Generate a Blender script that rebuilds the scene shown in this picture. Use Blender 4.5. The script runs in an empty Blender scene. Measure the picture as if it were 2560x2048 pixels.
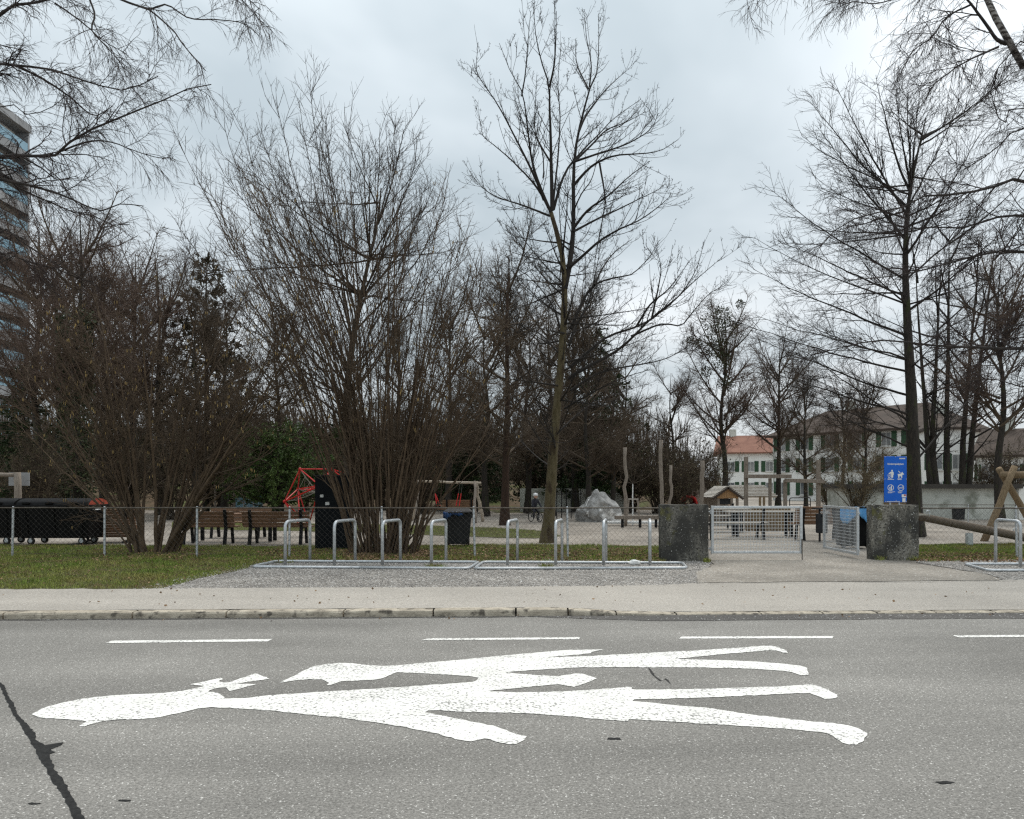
import bpy, bmesh, math, random
import numpy as np
from mathutils import Vector, Matrix, noise
from mathutils.geometry import tessellate_polygon

random.seed(7)
rng = np.random.default_rng(11)
scene = bpy.context.scene
COL = scene.collection
R = math.radians

# ------------------------------------------------------------------ camera
F, HZ, H = 2000.0, 1215.0, 1.6          # focal length in photo pixels, horizon row, eye height
cd = bpy.data.cameras.new('camera'); cam = bpy.data.objects.new('camera', cd); COL.objects.link(cam)
cam.location = (0, 0, H); cam.rotation_euler = (R(90), 0, 0)
cd.sensor_width = 36; cd.lens = 36 * F / 2560; cd.shift_y = (HZ - 1024) / 2560
cd.clip_start = 0.05; cd.clip_end = 4000
scene.camera = cam

# ------------------------------------------------------------------ sky and sun (overcast)
SUN_EL, SUN_AZ = R(58), R(20)
w = bpy.data.worlds.new('World'); scene.world = w; w.use_nodes = True
nt = w.node_tree; nt.nodes.clear()
def wn(t, **k):
    n = nt.nodes.new(t)
    for a, b in k.items(): setattr(n, a, b)
    return n
out = wn('ShaderNodeOutputWorld'); bg = wn('ShaderNodeBackground'); bg.inputs[1].default_value = 0.1
sky = wn('ShaderNodeTexSky'); sky.sky_type = 'NISHITA'; sky.sun_disc = False
sky.sun_elevation = SUN_EL; sky.sun_rotation = SUN_AZ; sky.air_density = 1.0; sky.dust_density = 2.0
tc = wn('ShaderNodeTexCoord'); sep = wn('ShaderNodeSeparateXYZ'); nt.links.new(tc.outputs['Generated'], sep.inputs[0])
zz = wn('ShaderNodeMath', operation='MAXIMUM'); nt.links.new(sep.outputs[2], zz.inputs[0]); zz.inputs[1].default_value = 0.0
za = wn('ShaderNodeMath', operation='ADD'); nt.links.new(zz.outputs[0], za.inputs[0]); za.inputs[1].default_value = 0.3
dx = wn('ShaderNodeMath', operation='DIVIDE'); nt.links.new(sep.outputs[0], dx.inputs[0]); nt.links.new(za.outputs[0], dx.inputs[1])
dy = wn('ShaderNodeMath', operation='DIVIDE'); nt.links.new(sep.outputs[1], dy.inputs[0]); nt.links.new(za.outputs[0], dy.inputs[1])
cmb = wn('ShaderNodeCombineXYZ'); nt.links.new(dx.outputs[0], cmb.inputs[0]); nt.links.new(dy.outputs[0], cmb.inputs[1]); cmb.inputs[2].default_value = 9.2
n1 = wn('ShaderNodeTexNoise'); n1.inputs['Scale'].default_value = 0.95; n1.inputs['Detail'].default_value = 5
n1.inputs['Roughness'].default_value = 0.5; n1.inputs['Distortion'].default_value = 0.35
nt.links.new(cmb.outputs[0], n1.inputs['Vector'])
cr = wn('ShaderNodeValToRGB'); nt.links.new(n1.outputs[0], cr.inputs[0])
cr.color_ramp.elements[0].position = 0.38; cr.color_ramp.elements[0].color = (0.455, 0.525, 0.565, 1)
cr.color_ramp.elements[1].position = 0.66; cr.color_ramp.elements[1].color = (0.90, 0.94, 0.965, 1)
e = cr.color_ramp.elements.new(0.5); e.color = (0.635, 0.70, 0.738, 1)
gr = wn('ShaderNodeMapRange'); nt.links.new(zz.outputs[0], gr.inputs[0]); gr.inputs[3].default_value = 7.5; gr.inputs[4].default_value = 16.0
cs = wn('ShaderNodeVectorMath', operation='SCALE'); nt.links.new(cr.outputs[0], cs.inputs[0]); nt.links.new(gr.outputs[0], cs.inputs['Scale'])
mx = wn('ShaderNodeMix', data_type='RGBA'); mx.inputs[0].default_value = 0.93
nt.links.new(sky.outputs[0], mx.inputs[6]); nt.links.new(cs.outputs[0], mx.inputs[7])
nt.links.new(mx.outputs[2], bg.inputs[0]); nt.links.new(bg.outputs[0], out.inputs[0])

sd = bpy.data.lights.new('sun', 'SUN'); sd.energy = 1.5; sd.angle = R(30); sd.color = (1, 0.93, 0.84)
sun = bpy.data.objects.new('sun', sd); COL.objects.link(sun)
sun.rotation_euler = (-(math.pi / 2 - SUN_EL), 0, -SUN_AZ)
scene.view_settings.view_transform = 'Standard'; scene.view_settings.look = 'None'
scene.view_settings.exposure = 0.24; scene.view_settings.gamma = 1
scene.render.engine = 'CYCLES'
scene.cycles.max_bounces = 5; scene.cycles.diffuse_bounces = 3; scene.cycles.glossy_bounces = 2
scene.cycles.transparent_max_bounces = 6; scene.cycles.use_denoising = False
scene.cycles.pixel_filter_type = 'BLACKMAN_HARRIS'; scene.cycles.filter_width = 1.3

# ------------------------------------------------------------------ photo pixel -> place in the world
def G(x, y, z=0.09):
    Y = (H - z) * F / (y - HZ)
    return Vector(((x - 1280) * Y / F, Y, z))
def A(x, y, Y):
    return Vector(((x - 1280) * Y / F, Y, H - (y - HZ) * Y / F))
def PX(n, Y): return n * Y / F

# ------------------------------------------------------------------ materials
def mat(name, c1, c2=None, scale=8, rough=0.8, bump=0.0, bscale=None, metal=0.0, detail=4, lo=0.35, hi=0.65,
        island=None, stretch=None, c3=None, s3=1.0, lo3=0.55, hi3=0.65, spec=0.3):
    m = bpy.data.materials.new(name); m.use_nodes = True; t = m.node_tree; b = t.nodes['Principled BSDF']
    b.inputs['Roughness'].default_value = rough; b.inputs['Metallic'].default_value = metal
    b.inputs['Specular IOR Level'].default_value = spec
    N = t.nodes.new; L = t.links.new
    tc = N('ShaderNodeTexCoord'); vec = tc.outputs['Object']
    if stretch:
        mp = N('ShaderNodeMapping'); mp.inputs['Scale'].default_value = stretch; L(vec, mp.inputs[0]); vec = mp.outputs[0]
    col = None
    if c2 is not None:
        n = N('ShaderNodeTexNoise'); n.inputs['Scale'].default_value = scale; n.inputs['Detail'].default_value = detail; L(vec, n.inputs['Vector'])
        r = N('ShaderNodeMapRange'); r.inputs[1].default_value = lo; r.inputs[2].default_value = hi; L(n.outputs[0], r.inputs[0])
        mx = N('ShaderNodeMix'); mx.data_type = 'RGBA'; L(r.outputs[0], mx.inputs[0])
        mx.inputs[6].default_value = (*c1, 1); mx.inputs[7].default_value = (*c2, 1); col = mx.outputs[2]
    if c3 is not None:
        n = N('ShaderNodeTexNoise'); n.inputs['Scale'].default_value = s3; n.inputs['Detail'].default_value = 3; L(vec, n.inputs['Vector'])
        r = N('ShaderNodeMapRange'); r.inputs[1].default_value = lo3; r.inputs[2].default_value = hi3; L(n.outputs[0], r.inputs[0])
        mx = N('ShaderNodeMix'); mx.data_type = 'RGBA'; L(r.outputs[0], mx.inputs[0])
        if col is None: mx.inputs[6].default_value = (*c1, 1)
        else: L(col, mx.inputs[6])
        mx.inputs[7].default_value = (*c3, 1); col = mx.outputs[2]
    if island:
        g = N('ShaderNodeNewGeometry'); r = N('ShaderNodeMapRange'); L(g.outputs['Random Per Island'], r.inputs[0])
        r.inputs[3].default_value = 1 - island; r.inputs[4].default_value = 1 + island
        vm = N('ShaderNodeVectorMath'); vm.operation = 'SCALE'
        if col is None: vm.inputs[0].default_value = c1
        else: L(col, vm.inputs[0])
        L(r.outputs[0], vm.inputs['Scale']); col = vm.outputs[0]
    if col is None: b.inputs['Base Color'].default_value = (*c1, 1)
    else: L(col, b.inputs['Base Color'])
    if bump:
        n = N('ShaderNodeTexNoise'); n.inputs['Scale'].default_value = bscale or scale * 3; n.inputs['Detail'].default_value = 5; L(vec, n.inputs['Vector'])
        bp = N('ShaderNodeBump'); bp.inputs['Strength'].default_value = bump; bp.inputs['Distance'].default_value = 0.02
        L(n.outputs[0], bp.inputs['Height']); L(bp.outputs[0], b.inputs['Normal'])
    return m

def stone_mat(name, base, light, dark, scale, white=0.93, wcol=(0.6, 0.6, 0.58), rough=0.9, bump=0.6, patch=0.25, tint=(1, 1, 1), pscale=0.5, mid=0.5, band=0.0):
    """aggregate: each Voronoi cell a chip of its own tone, dark binder between, a few white chips, broad faint patches"""
    m = bpy.data.materials.new(name); m.use_nodes = True; t = m.node_tree; b = t.nodes['Principled BSDF']
    b.inputs['Roughness'].default_value = rough; b.inputs['Specular IOR Level'].default_value = 0.25
    N = t.nodes.new; L = t.links.new
    tc = N('ShaderNodeTexCoord')
    v = N('ShaderNodeTexVoronoi'); v.inputs['Scale'].default_value = scale; L(tc.outputs['Object'], v.inputs['Vector'])
    sp = N('ShaderNodeSeparateColor'); L(v.outputs['Color'], sp.inputs[0])
    mx = N('ShaderNodeMix'); mx.data_type = 'RGBA'; L(sp.outputs[0], mx.inputs[0])
    mx.inputs[6].default_value = (*dark, 1); mx.inputs[7].default_value = (*light, 1)
    m2 = N('ShaderNodeMix'); m2.data_type = 'RGBA'; m2.inputs[0].default_value = mid; L(mx.outputs[2], m2.inputs[6]); m2.inputs[7].default_value = (*base, 1)
    gt = N('ShaderNodeMath'); gt.operation = 'GREATER_THAN'; L(sp.outputs[1], gt.inputs[0]); gt.inputs[1].default_value = white
    m3 = N('ShaderNodeMix'); m3.data_type = 'RGBA'; L(gt.outputs[0], m3.inputs[0]); L(m2.outputs[2], m3.inputs[6]); m3.inputs[7].default_value = (*wcol, 1)
    nn = N('ShaderNodeTexNoise'); nn.inputs['Scale'].default_value = pscale; nn.inputs['Detail'].default_value = 6; L(tc.outputs['Object'], nn.inputs['Vector'])
    mr = N('ShaderNodeMapRange'); mr.inputs[1].default_value = 0.3; mr.inputs[2].default_value = 0.7
    mr.inputs[3].default_value = 1 - patch; mr.inputs[4].default_value = 1 + patch; L(nn.outputs[0], mr.inputs[0])
    n2 = N('ShaderNodeTexNoise'); n2.inputs['Scale'].default_value = scale * 0.45; n2.inputs['Detail'].default_value = 4; L(tc.outputs['Object'], n2.inputs['Vector'])
    mr2 = N('ShaderNodeMapRange'); mr2.inputs[1].default_value = 0.3; mr2.inputs[2].default_value = 0.7
    mr2.inputs[3].default_value = 0.72; mr2.inputs[4].default_value = 1.28; L(n2.outputs[0], mr2.inputs[0])
    mm = N('ShaderNodeMath'); mm.operation = 'MULTIPLY'; L(mr.outputs[0], mm.inputs[0]); L(mr2.outputs[0], mm.inputs[1])
    if band:     # polished and soiled tracks along the road
        mpb = N('ShaderNodeMapping'); mpb.inputs['Scale'].default_value = (0.09, 1.0, 1); mpb.inputs['Rotation'].default_value = (0, 0, -0.039); L(tc.outputs['Object'], mpb.inputs[0])
        nb_ = N('ShaderNodeTexNoise'); nb_.inputs['Scale'].default_value = 0.9; nb_.inputs['Detail'].default_value = 4; L(mpb.outputs[0], nb_.inputs['Vector'])
        rb = N('ShaderNodeMapRange'); rb.inputs[1].default_value = 0.33; rb.inputs[2].default_value = 0.67; rb.inputs[3].default_value = 1 - band; rb.inputs[4].default_value = 1 + band; L(nb_.outputs[0], rb.inputs[0])
        m5 = N('ShaderNodeMath'); m5.operation = 'MULTIPLY'; L(mm.outputs[0], m5.inputs[0]); L(rb.outputs[0], m5.inputs[1]); mm = m5
    vm = N('ShaderNodeVectorMath'); vm.operation = 'SCALE'; L(m3.outputs[2], vm.inputs[0]); L(mm.outputs[0], vm.inputs['Scale'])
    L(vm.outputs[0], b.inputs['Base Color'])
    bp = N('ShaderNodeBump'); bp.inputs['Strength'].default_value = bump; bp.inputs['Distance'].default_value = 0.006; bp.invert = True
    L(v.outputs['Distance'], bp.inputs['Height']); L(bp.outputs[0], b.inputs['Normal'])
    return m

M = {}
M['asphalt'] = stone_mat('asphalt', (0.225, 0.215, 0.197), (0.35, 0.335, 0.308), (0.088, 0.084, 0.076), 135, white=0.976, wcol=(0.56, 0.545, 0.51), patch=0.16, band=0.16)
M['sidewalk'] = stone_mat('sidewalk asphalt', (0.385, 0.355, 0.312), (0.44, 0.41, 0.365), (0.29, 0.262, 0.225), 120, white=0.99, bump=0.3, patch=0.10, mid=0.7, band=0.08)
M['driveway'] = stone_mat('driveway asphalt', (0.275, 0.248, 0.212), (0.36, 0.33, 0.285), (0.165, 0.143, 0.118), 60, white=0.985, bump=0.4, patch=0.22, pscale=0.9, mid=0.6)
M['gravel'] = stone_mat('gravel bed', (0.23, 0.21, 0.185), (0.42, 0.4, 0.37), (0.08, 0.07, 0.06), 42, white=0.95, bump=0.8, patch=0.3, pscale=1.2)
M['play'] = stone_mat('playground grit', (0.27, 0.242, 0.207), (0.36, 0.325, 0.28), (0.14, 0.115, 0.09), 40, white=0.985, bump=0.5, patch=0.38, pscale=0.35)
M['gutter'] = stone_mat('gutter asphalt', (0.095, 0.088, 0.08), (0.17, 0.16, 0.15), (0.04, 0.04, 0.04), 80, white=0.985, patch=0.25)
M['soil'] = mat('lawn soil', (0.07, 0.06, 0.03), (0.1, 0.11, 0.035), 3, 0.95, 0.5, 30)
M['tar'] = mat('crack sealer', (0.02, 0.02, 0.02), (0.034, 0.034, 0.033), 30, 0.85, 0.3, 60, spec=0.1)
M['kerb'] = mat('kerb concrete', (0.52, 0.46, 0.365), (0.35, 0.305, 0.24), 7, 0.9, 0.7, 45, c3=(0.12, 0.105, 0.085), s3=10, lo3=0.54, hi3=0.68)
M['mortar'] = mat('kerb joint', (0.07, 0.06, 0.05), (0.12, 0.11, 0.09), 20, 0.95)
M['steel'] = mat('galvanised steel', (0.62, 0.64, 0.65), (0.47, 0.49, 0.5), 18, 0.42, 0.05, 60, metal=0.55, c3=(0.34, 0.35, 0.35), s3=40, lo3=0.62, hi3=0.75)
M['steel_bright'] = mat('bright galvanised wire', (0.66, 0.67, 0.67), (0.55, 0.56, 0.56), 18, 0.45, metal=0.3)
M['wire'] = mat('fence wire', (0.13, 0.12, 0.11), (0.08, 0.07, 0.06), 30, 0.6, metal=0.3)
M['rail'] = mat('weathered fence rail', (0.10, 0.08, 0.065), (0.17, 0.15, 0.125), 12, 0.7, metal=0.2)
M['black_plastic'] = mat('black plastic', (0.004, 0.004, 0.0045), (0.008, 0.008, 0.008), 6, 0.6, spec=0.12)
M['dark_grey'] = mat('dark grey plastic', (0.02, 0.021, 0.023), (0.032, 0.033, 0.035), 5, 0.5, spec=0.2)
M['rubber'] = mat('rubber', (0.015, 0.014, 0.013), (0.03, 0.028, 0.025), 20, 0.8)
M['black_steel'] = mat('black steel', (0.009, 0.009, 0.01), (0.015, 0.015, 0.015), 10, 0.6, spec=0.15)
M['slat'] = mat('brown bench slat', (0.155, 0.083, 0.045), (0.23, 0.13, 0.073), 5, 0.6, 0.2, 40, stretch=(2, 18, 18))
M['slat_grey'] = mat('pale worn slat', (0.42, 0.39, 0.34), (0.30, 0.27, 0.23), 5, 0.7, 0.2, 40, stretch=(2, 18, 18))
M['log'] = mat('grey weathered wood', (0.30, 0.255, 0.21), (0.19, 0.155, 0.125), 6, 0.85, 0.4, 30, stretch=(9, 9, 1.2))
M['log_brown'] = mat('brown weathered log', (0.17, 0.12, 0.07), (0.26, 0.19, 0.115), 6, 0.85, 0.4, 30, stretch=(6, 6, 2))
M['log_dark'] = mat('dark seesaw log', (0.10, 0.075, 0.055), (0.17, 0.135, 0.1), 8, 0.85, 0.4, 30, stretch=(2, 9, 9))
M['pale_log'] = mat('peeled pale log', (0.52, 0.45, 0.37), (0.40, 0.33, 0.25), 6, 0.8, 0.3, 25)
M['plank'] = mat('warm plank', (0.42, 0.25, 0.12), (0.33, 0.19, 0.09), 6, 0.75, 0.2, 40, stretch=(14, 14, 1.5))
M['roof_board'] = mat('pale roof board', (0.55, 0.52, 0.47), (0.42, 0.39, 0.35), 6, 0.7, 0.2, 30)
M['red'] = mat('red paint', (0.55, 0.02, 0.018), (0.42, 0.016, 0.014), 5, 0.4)
M['orange_red'] = mat('faded orange red plastic', (0.52, 0.10, 0.06), (0.42, 0.08, 0.05), 5, 0.5)
M['blue_bag'] = mat('blue plastic bag', (0.08, 0.3, 0.62), (0.16, 0.42, 0.72), 9, 0.35, 0.5, 12)
M['dark_blue_bag'] = mat('dark blue plastic bag', (0.012, 0.045, 0.14), (0.03, 0.09, 0.24), 9, 0.3, 0.6, 12)
M['sign_blue'] = mat('blue sign enamel', (0.004, 0.105, 0.52), (0.006, 0.12, 0.56), 3, 0.35)
M['white'] = mat('white', (0.78, 0.78, 0.76), (0.72, 0.72, 0.7), 10, 0.5)
M['board'] = mat('dark board', (0.004, 0.006, 0.009), (0.009, 0.011, 0.013), 3, 0.6, spec=0.12)
M['render'] = mat('white house render', (0.85, 0.84, 0.8), (0.78, 0.77, 0.73), 0.6, 0.9)
M['render_grey'] = mat('greyish garden wall', (0.62, 0.63, 0.57), (0.5, 0.51, 0.46), 0.9, 0.9, c3=(0.27, 0.28, 0.23), s3=1.5, lo3=0.55, hi3=0.7)
M['tile_brown'] = mat('brown roof tile', (0.05, 0.036, 0.028), (0.075, 0.054, 0.042), 1.2, 0.85)
M['tile_red'] = mat('red roof tile', (0.19, 0.085, 0.058), (0.25, 0.12, 0.082), 1.0, 0.85)
M['shutter'] = mat('green shutter', (0.022, 0.06, 0.028), (0.03, 0.075, 0.035), 5, 0.6)
M['glass'] = mat('window glass', (0.07, 0.08, 0.09), (0.3, 0.3, 0.29), .55, 0.08, spec=0.6)
M['frame'] = mat('window frame', (0.62, 0.61, 0.58), None, rough=0.6)
M['concrete'] = mat('tower concrete', (0.27, 0.275, 0.28), (0.34, 0.345, 0.35), 0.5, 0.9)
M['blue_glass'] = mat('blue balcony glass', (0.17, 0.33, 0.43), (0.23, 0.39, 0.48), 0.4, 0.15, spec=0.6)
M['dark_roof'] = mat('dark roof edge', (0.05, 0.045, 0.04), (0.08, 0.07, 0.06), 3, 0.8)
M['grass'] = mat('grass blades', (0.165, 0.235, 0.035), (0.27, 0.255, 0.07), 1.1, 0.7, lo=0.35, hi=0.65, island=0.55, c3=(0.24, 0.18, 0.085), s3=2.3, lo3=0.54, hi3=0.66)
M['leaf_litter'] = mat('dead leaves', (0.17, 0.095, 0.045), (0.30, 0.2, 0.12), 40, 0.85, island=0.5)
M['stone'] = mat('loose stones', (0.42, 0.4, 0.37), (0.24, 0.22, 0.2), 30, 0.85, island=0.55)
M['boulder'] = mat('boulder limestone', (0.46, 0.45, 0.43), (0.2, 0.195, 0.185), 3.2, 0.9, 0.9, 9, c3=(0.8, 0.79, 0.76), s3=1.6, lo3=0.55, hi3=0.62)
M['twig'] = mat('brown twigs', (0.038, 0.028, 0.02), (0.066, 0.049, 0.036), 2, 0.85)
M['twig_hazel'] = mat('hazel twigs', (0.062, 0.042, 0.027), (0.11, 0.077, 0.049), 1.5, 0.85)
M['twig_dark'] = mat('dark twigs', (0.02, 0.017, 0.015), (0.036, 0.03, 0.026), 2, 0.85)
M['twig_birch'] = mat('birch twigs', (0.03, 0.022, 0.021), (0.055, 0.04, 0.037), 2, 0.85)
M['twig_far'] = mat('far twigs', (0.06, 0.043, 0.029), (0.1, 0.074, 0.05), 0.8, 0.9)
M['twig_purple'] = mat('far birch twigs', (0.085, 0.057, 0.043), (0.13, 0.09, 0.068), 0.8, 0.9)
M['twig_tawny'] = mat('tawny shrub twigs', (0.13, 0.1, 0.058), (0.18, 0.14, 0.085), 0.8, 0.9)
M['bark'] = mat('grey brown bark', (0.05, 0.039, 0.029), (0.09, 0.072, 0.052), 5, 0.9, 0.8, 14, stretch=(5, 5, 1.2))
M['bark_dark'] = mat('dark bark', (0.022, 0.019, 0.016), (0.048, 0.039, 0.031), 5, 0.9, 0.8, 14, stretch=(5, 5, 1.2), c3=(0.042, 0.045, 0.02), s3=1.4)
M['bark_red'] = mat('reddish bark', (0.06, 0.034, 0.022), (0.032, 0.02, 0.014), 5, 0.9, 0.8, 14, stretch=(5, 5, 1.2))
M['bark_moss'] = mat('mossy maple bark', (0.085, 0.066, 0.03), (0.13, 0.105, 0.058), 4, 0.9, 0.7, 16, stretch=(3, 3, 1), c3=(0.055, 0.038, 0.022), s3=2.2, lo3=0.5, hi3=0.62)
M['bark_hazel'] = mat('hazel bark', (0.066, 0.044, 0.027), (0.125, 0.085, 0.052), 4, 0.85, 0.5, 18, stretch=(4, 4, 1))
M['bark_birch'] = mat('birch bark', (0.34, 0.32, 0.3), (0.06, 0.05, 0.045), 4, 0.8, 0.4, 20, stretch=(1.5, 1.5, 5), lo=0.47, hi=0.56)
M['bark_limb'] = mat('dark birch limb', (0.03, 0.026, 0.024), (0.06, 0.05, 0.045), 5, 0.9, 0.5, 20)
M['catkin'] = mat('hazel catkins', (0.36, 0.25, 0.1), None, rough=0.8, island=0.35)
M['needle'] = mat('conifer needles', (0.022, 0.042, 0.016), (0.045, 0.07, 0.022), 0.9, 0.7, island=0.5)
M['needle_brown'] = mat('brownish conifer needles', (0.045, 0.045, 0.022), (0.08, 0.065, 0.035), 0.7, 0.7, island=0.5)
M['needle_green'] = mat('yew needles', (0.045, 0.085, 0.02), (0.085, 0.125, 0.03), 0.9, 0.65, island=0.5)
M['ivy'] = mat('ivy leaves', (0.03, 0.045, 0.016), (0.055, 0.062, 0.026), 1.5, 0.5, island=0.5)
M['shrub_leaf'] = mat('dry shrub leaves', (0.10, 0.075, 0.04), (0.06, 0.06, 0.028), 1.0, 0.8, island=0.5)
M['mistletoe'] = mat('mistletoe', (0.05, 0.06, 0.028), (0.08, 0.085, 0.04), 2, 0.7, island=0.4)
M['skin'] = mat('skin', (0.55, 0.34, 0.25), None, rough=0.6)
M['jacket'] = mat('dark jacket', (0.02, 0.021, 0.028), (0.035, 0.035, 0.045), 10, 0.8)
M['helmet'] = mat('white helmet', (0.8, 0.8, 0.8), None, rough=0.35)

def paint_mat():
    m = bpy.data.materials.new('worn white road paint'); m.use_nodes = True; t = m.node_tree; b = t.nodes['Principled BSDF']
    b.inputs['Roughness'].default_value = 0.7; N = t.nodes.new; L = t.links.new
    tc = N('ShaderNodeTexCoord')
    n = N('ShaderNodeTexNoise'); n.inputs['Scale'].default_value = 42; n.inputs['Detail'].default_value = 3; L(tc.outputs['Object'], n.inputs['Vector'])
    p = N('ShaderNodeTexNoise'); p.inputs['Scale'].default_value = 1.6; p.inputs['Detail'].default_value = 3; L(tc.outputs['Object'], p.inputs['Vector'])
    a = N('ShaderNodeMath'); a.operation = 'MULTIPLY_ADD'; L(p.outputs[0], a.inputs[0]); a.inputs[1].default_value = 0.3; L(n.outputs[0], a.inputs[2])
    r = N('ShaderNodeMapRange'); r.inputs[1].default_value = 0.705; r.inputs[2].default_value = 0.77; L(a.outputs[0], r.inputs[0])
    mx = N('ShaderNodeMix'); mx.data_type = 'RGBA'; L(r.outputs[0], mx.inputs[0])
    mx.inputs[6].default_value = (0.83, 0.815, 0.765, 1); mx.inputs[7].default_value = (0.27, 0.265, 0.25, 1)
    q = N('ShaderNodeTexNoise'); q.inputs['Scale'].default_value = 2.6; q.inputs['Detail'].default_value = 6; L(tc.outputs['Object'], q.inputs['Vector'])
    rq = N('ShaderNodeMapRange'); rq.inputs[1].default_value = 0.3; rq.inputs[2].default_value = 0.7; rq.inputs[3].default_value = 0.84; rq.inputs[4].default_value = 1.06; L(q.outputs[0], rq.inputs[0])
    vq = N('ShaderNodeVectorMath'); vq.operation = 'SCALE'; L(mx.outputs[2], vq.inputs[0]); L(rq.outputs[0], vq.inputs['Scale'])
    L(vq.outputs[0], b.inputs['Base Color'])
    n3 = N('ShaderNodeTexNoise'); n3.inputs['Scale'].default_value = 90; L(tc.outputs['Object'], n3.inputs['Vector'])
    bp = N('ShaderNodeBump'); bp.inputs['Strength'].default_value = 0.35; bp.inputs['Distance'].default_value = 0.005
    L(n3.outputs[0], bp.inputs['Height']); L(bp.outputs[0], b.inputs['Normal'])
    return m
M['paint'] = paint_mat()

def pillar_mat(lo, hi):
    m = bpy.data.materials.new('stained concrete'); m.use_nodes = True; t = m.node_tree; b = t.nodes['Principled BSDF']
    b.inputs['Roughness'].default_value = 0.92; N = t.nodes.new; L = t.links.new
    tc = N('ShaderNodeTexCoord'); mp = N('ShaderNodeMapping'); mp.inputs['Scale'].default_value = (4, 4, 2.2); L(tc.outputs['Object'], mp.inputs[0])
    def noise(v, s, d=5):
        n = N('ShaderNodeTexNoise'); n.inputs['Scale'].default_value = s; n.inputs['Detail'].default_value = d; L(v, n.inputs['Vector']); return n.outputs[0]
    def rng_(i, a, c, o0=0.0, o1=1.0):
        r = N('ShaderNodeMapRange'); L(i, r.inputs[0]); r.inputs[1].default_value = a; r.inputs[2].default_value = c
        r.inputs[3].default_value = o0; r.inputs[4].default_value = o1; return r.outputs[0]
    def mixc(f, c0, c1):
        mx = N('ShaderNodeMix'); mx.data_type = 'RGBA'; L(f, mx.inputs[0])
        for i, c in ((6, c0), (7, c1)):
            if isinstance(c, tuple): mx.inputs[i].default_value = (*c, 1)
            else: L(c, mx.inputs[i])
        return mx.outputs[2]
    c = mixc(rng_(noise(tc.outputs['Object'], 22), 0.35, 0.65), (0.28, 0.262, 0.22), (0.13, 0.12, 0.1))
    c = mixc(rng_(noise(mp.outputs[0], 0.8), lo, hi), (0.042, 0.04, 0.035), c)
    c = mixc(rng_(noise(tc.outputs['Object'], 30), 0.54, 0.62), c, (0.035, 0.033, 0.028))
    c = mixc(rng_(noise(tc.outputs['Object'], 3.0), 0.60, 0.70), c, (0.10, 0.095, 0.03))
    c = mixc(rng_(noise(tc.outputs['Object'], 40, 2), 0.66, 0.70), c, (0.5, 0.5, 0.47))
    L(c, b.inputs['Base Color'])
    bp = N('ShaderNodeBump'); bp.inputs['Strength'].default_value = 0.6; bp.inputs['Distance'].default_value = 0.01
    L(noise(tc.outputs['Object'], 28), bp.inputs['Height']); L(bp.outputs[0], b.inputs['Normal'])
    return m
M['pillar_dark'] = pillar_mat(0.43, 0.75); M['pillar'] = pillar_mat(0.40, 0.58)

# ------------------------------------------------------------------ object helpers
def tag(o, label=None, cat=None, group=None, kind=None):
    if label: o['label'] = label
    if cat: o['category'] = cat
    if group: o['group'] = group
    if kind: o['kind'] = kind
    return o
def thing(name, label, cat, loc=(0, 0, 0), rz=0, group=None):
    o = bpy.data.objects.new(name, None); COL.objects.link(o); o.location = loc; o.rotation_euler = (0, 0, rz)
    o.empty_display_size = 0.1
    return tag(o, label, cat, group)
def link(name, me, m, parent=None, smooth=False):
    if m is not None and not me.materials: me.materials.append(m)
    o = bpy.data.objects.new(name, me); COL.objects.link(o)
    if parent: o.parent = parent
    if smooth: me.shade_smooth()
    return o
def copy_tree(o, parent=None):
    c = o.copy(); COL.objects.link(c); c.parent = parent
    for ch in list(o.children): copy_tree(ch, c)
    return c

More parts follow.
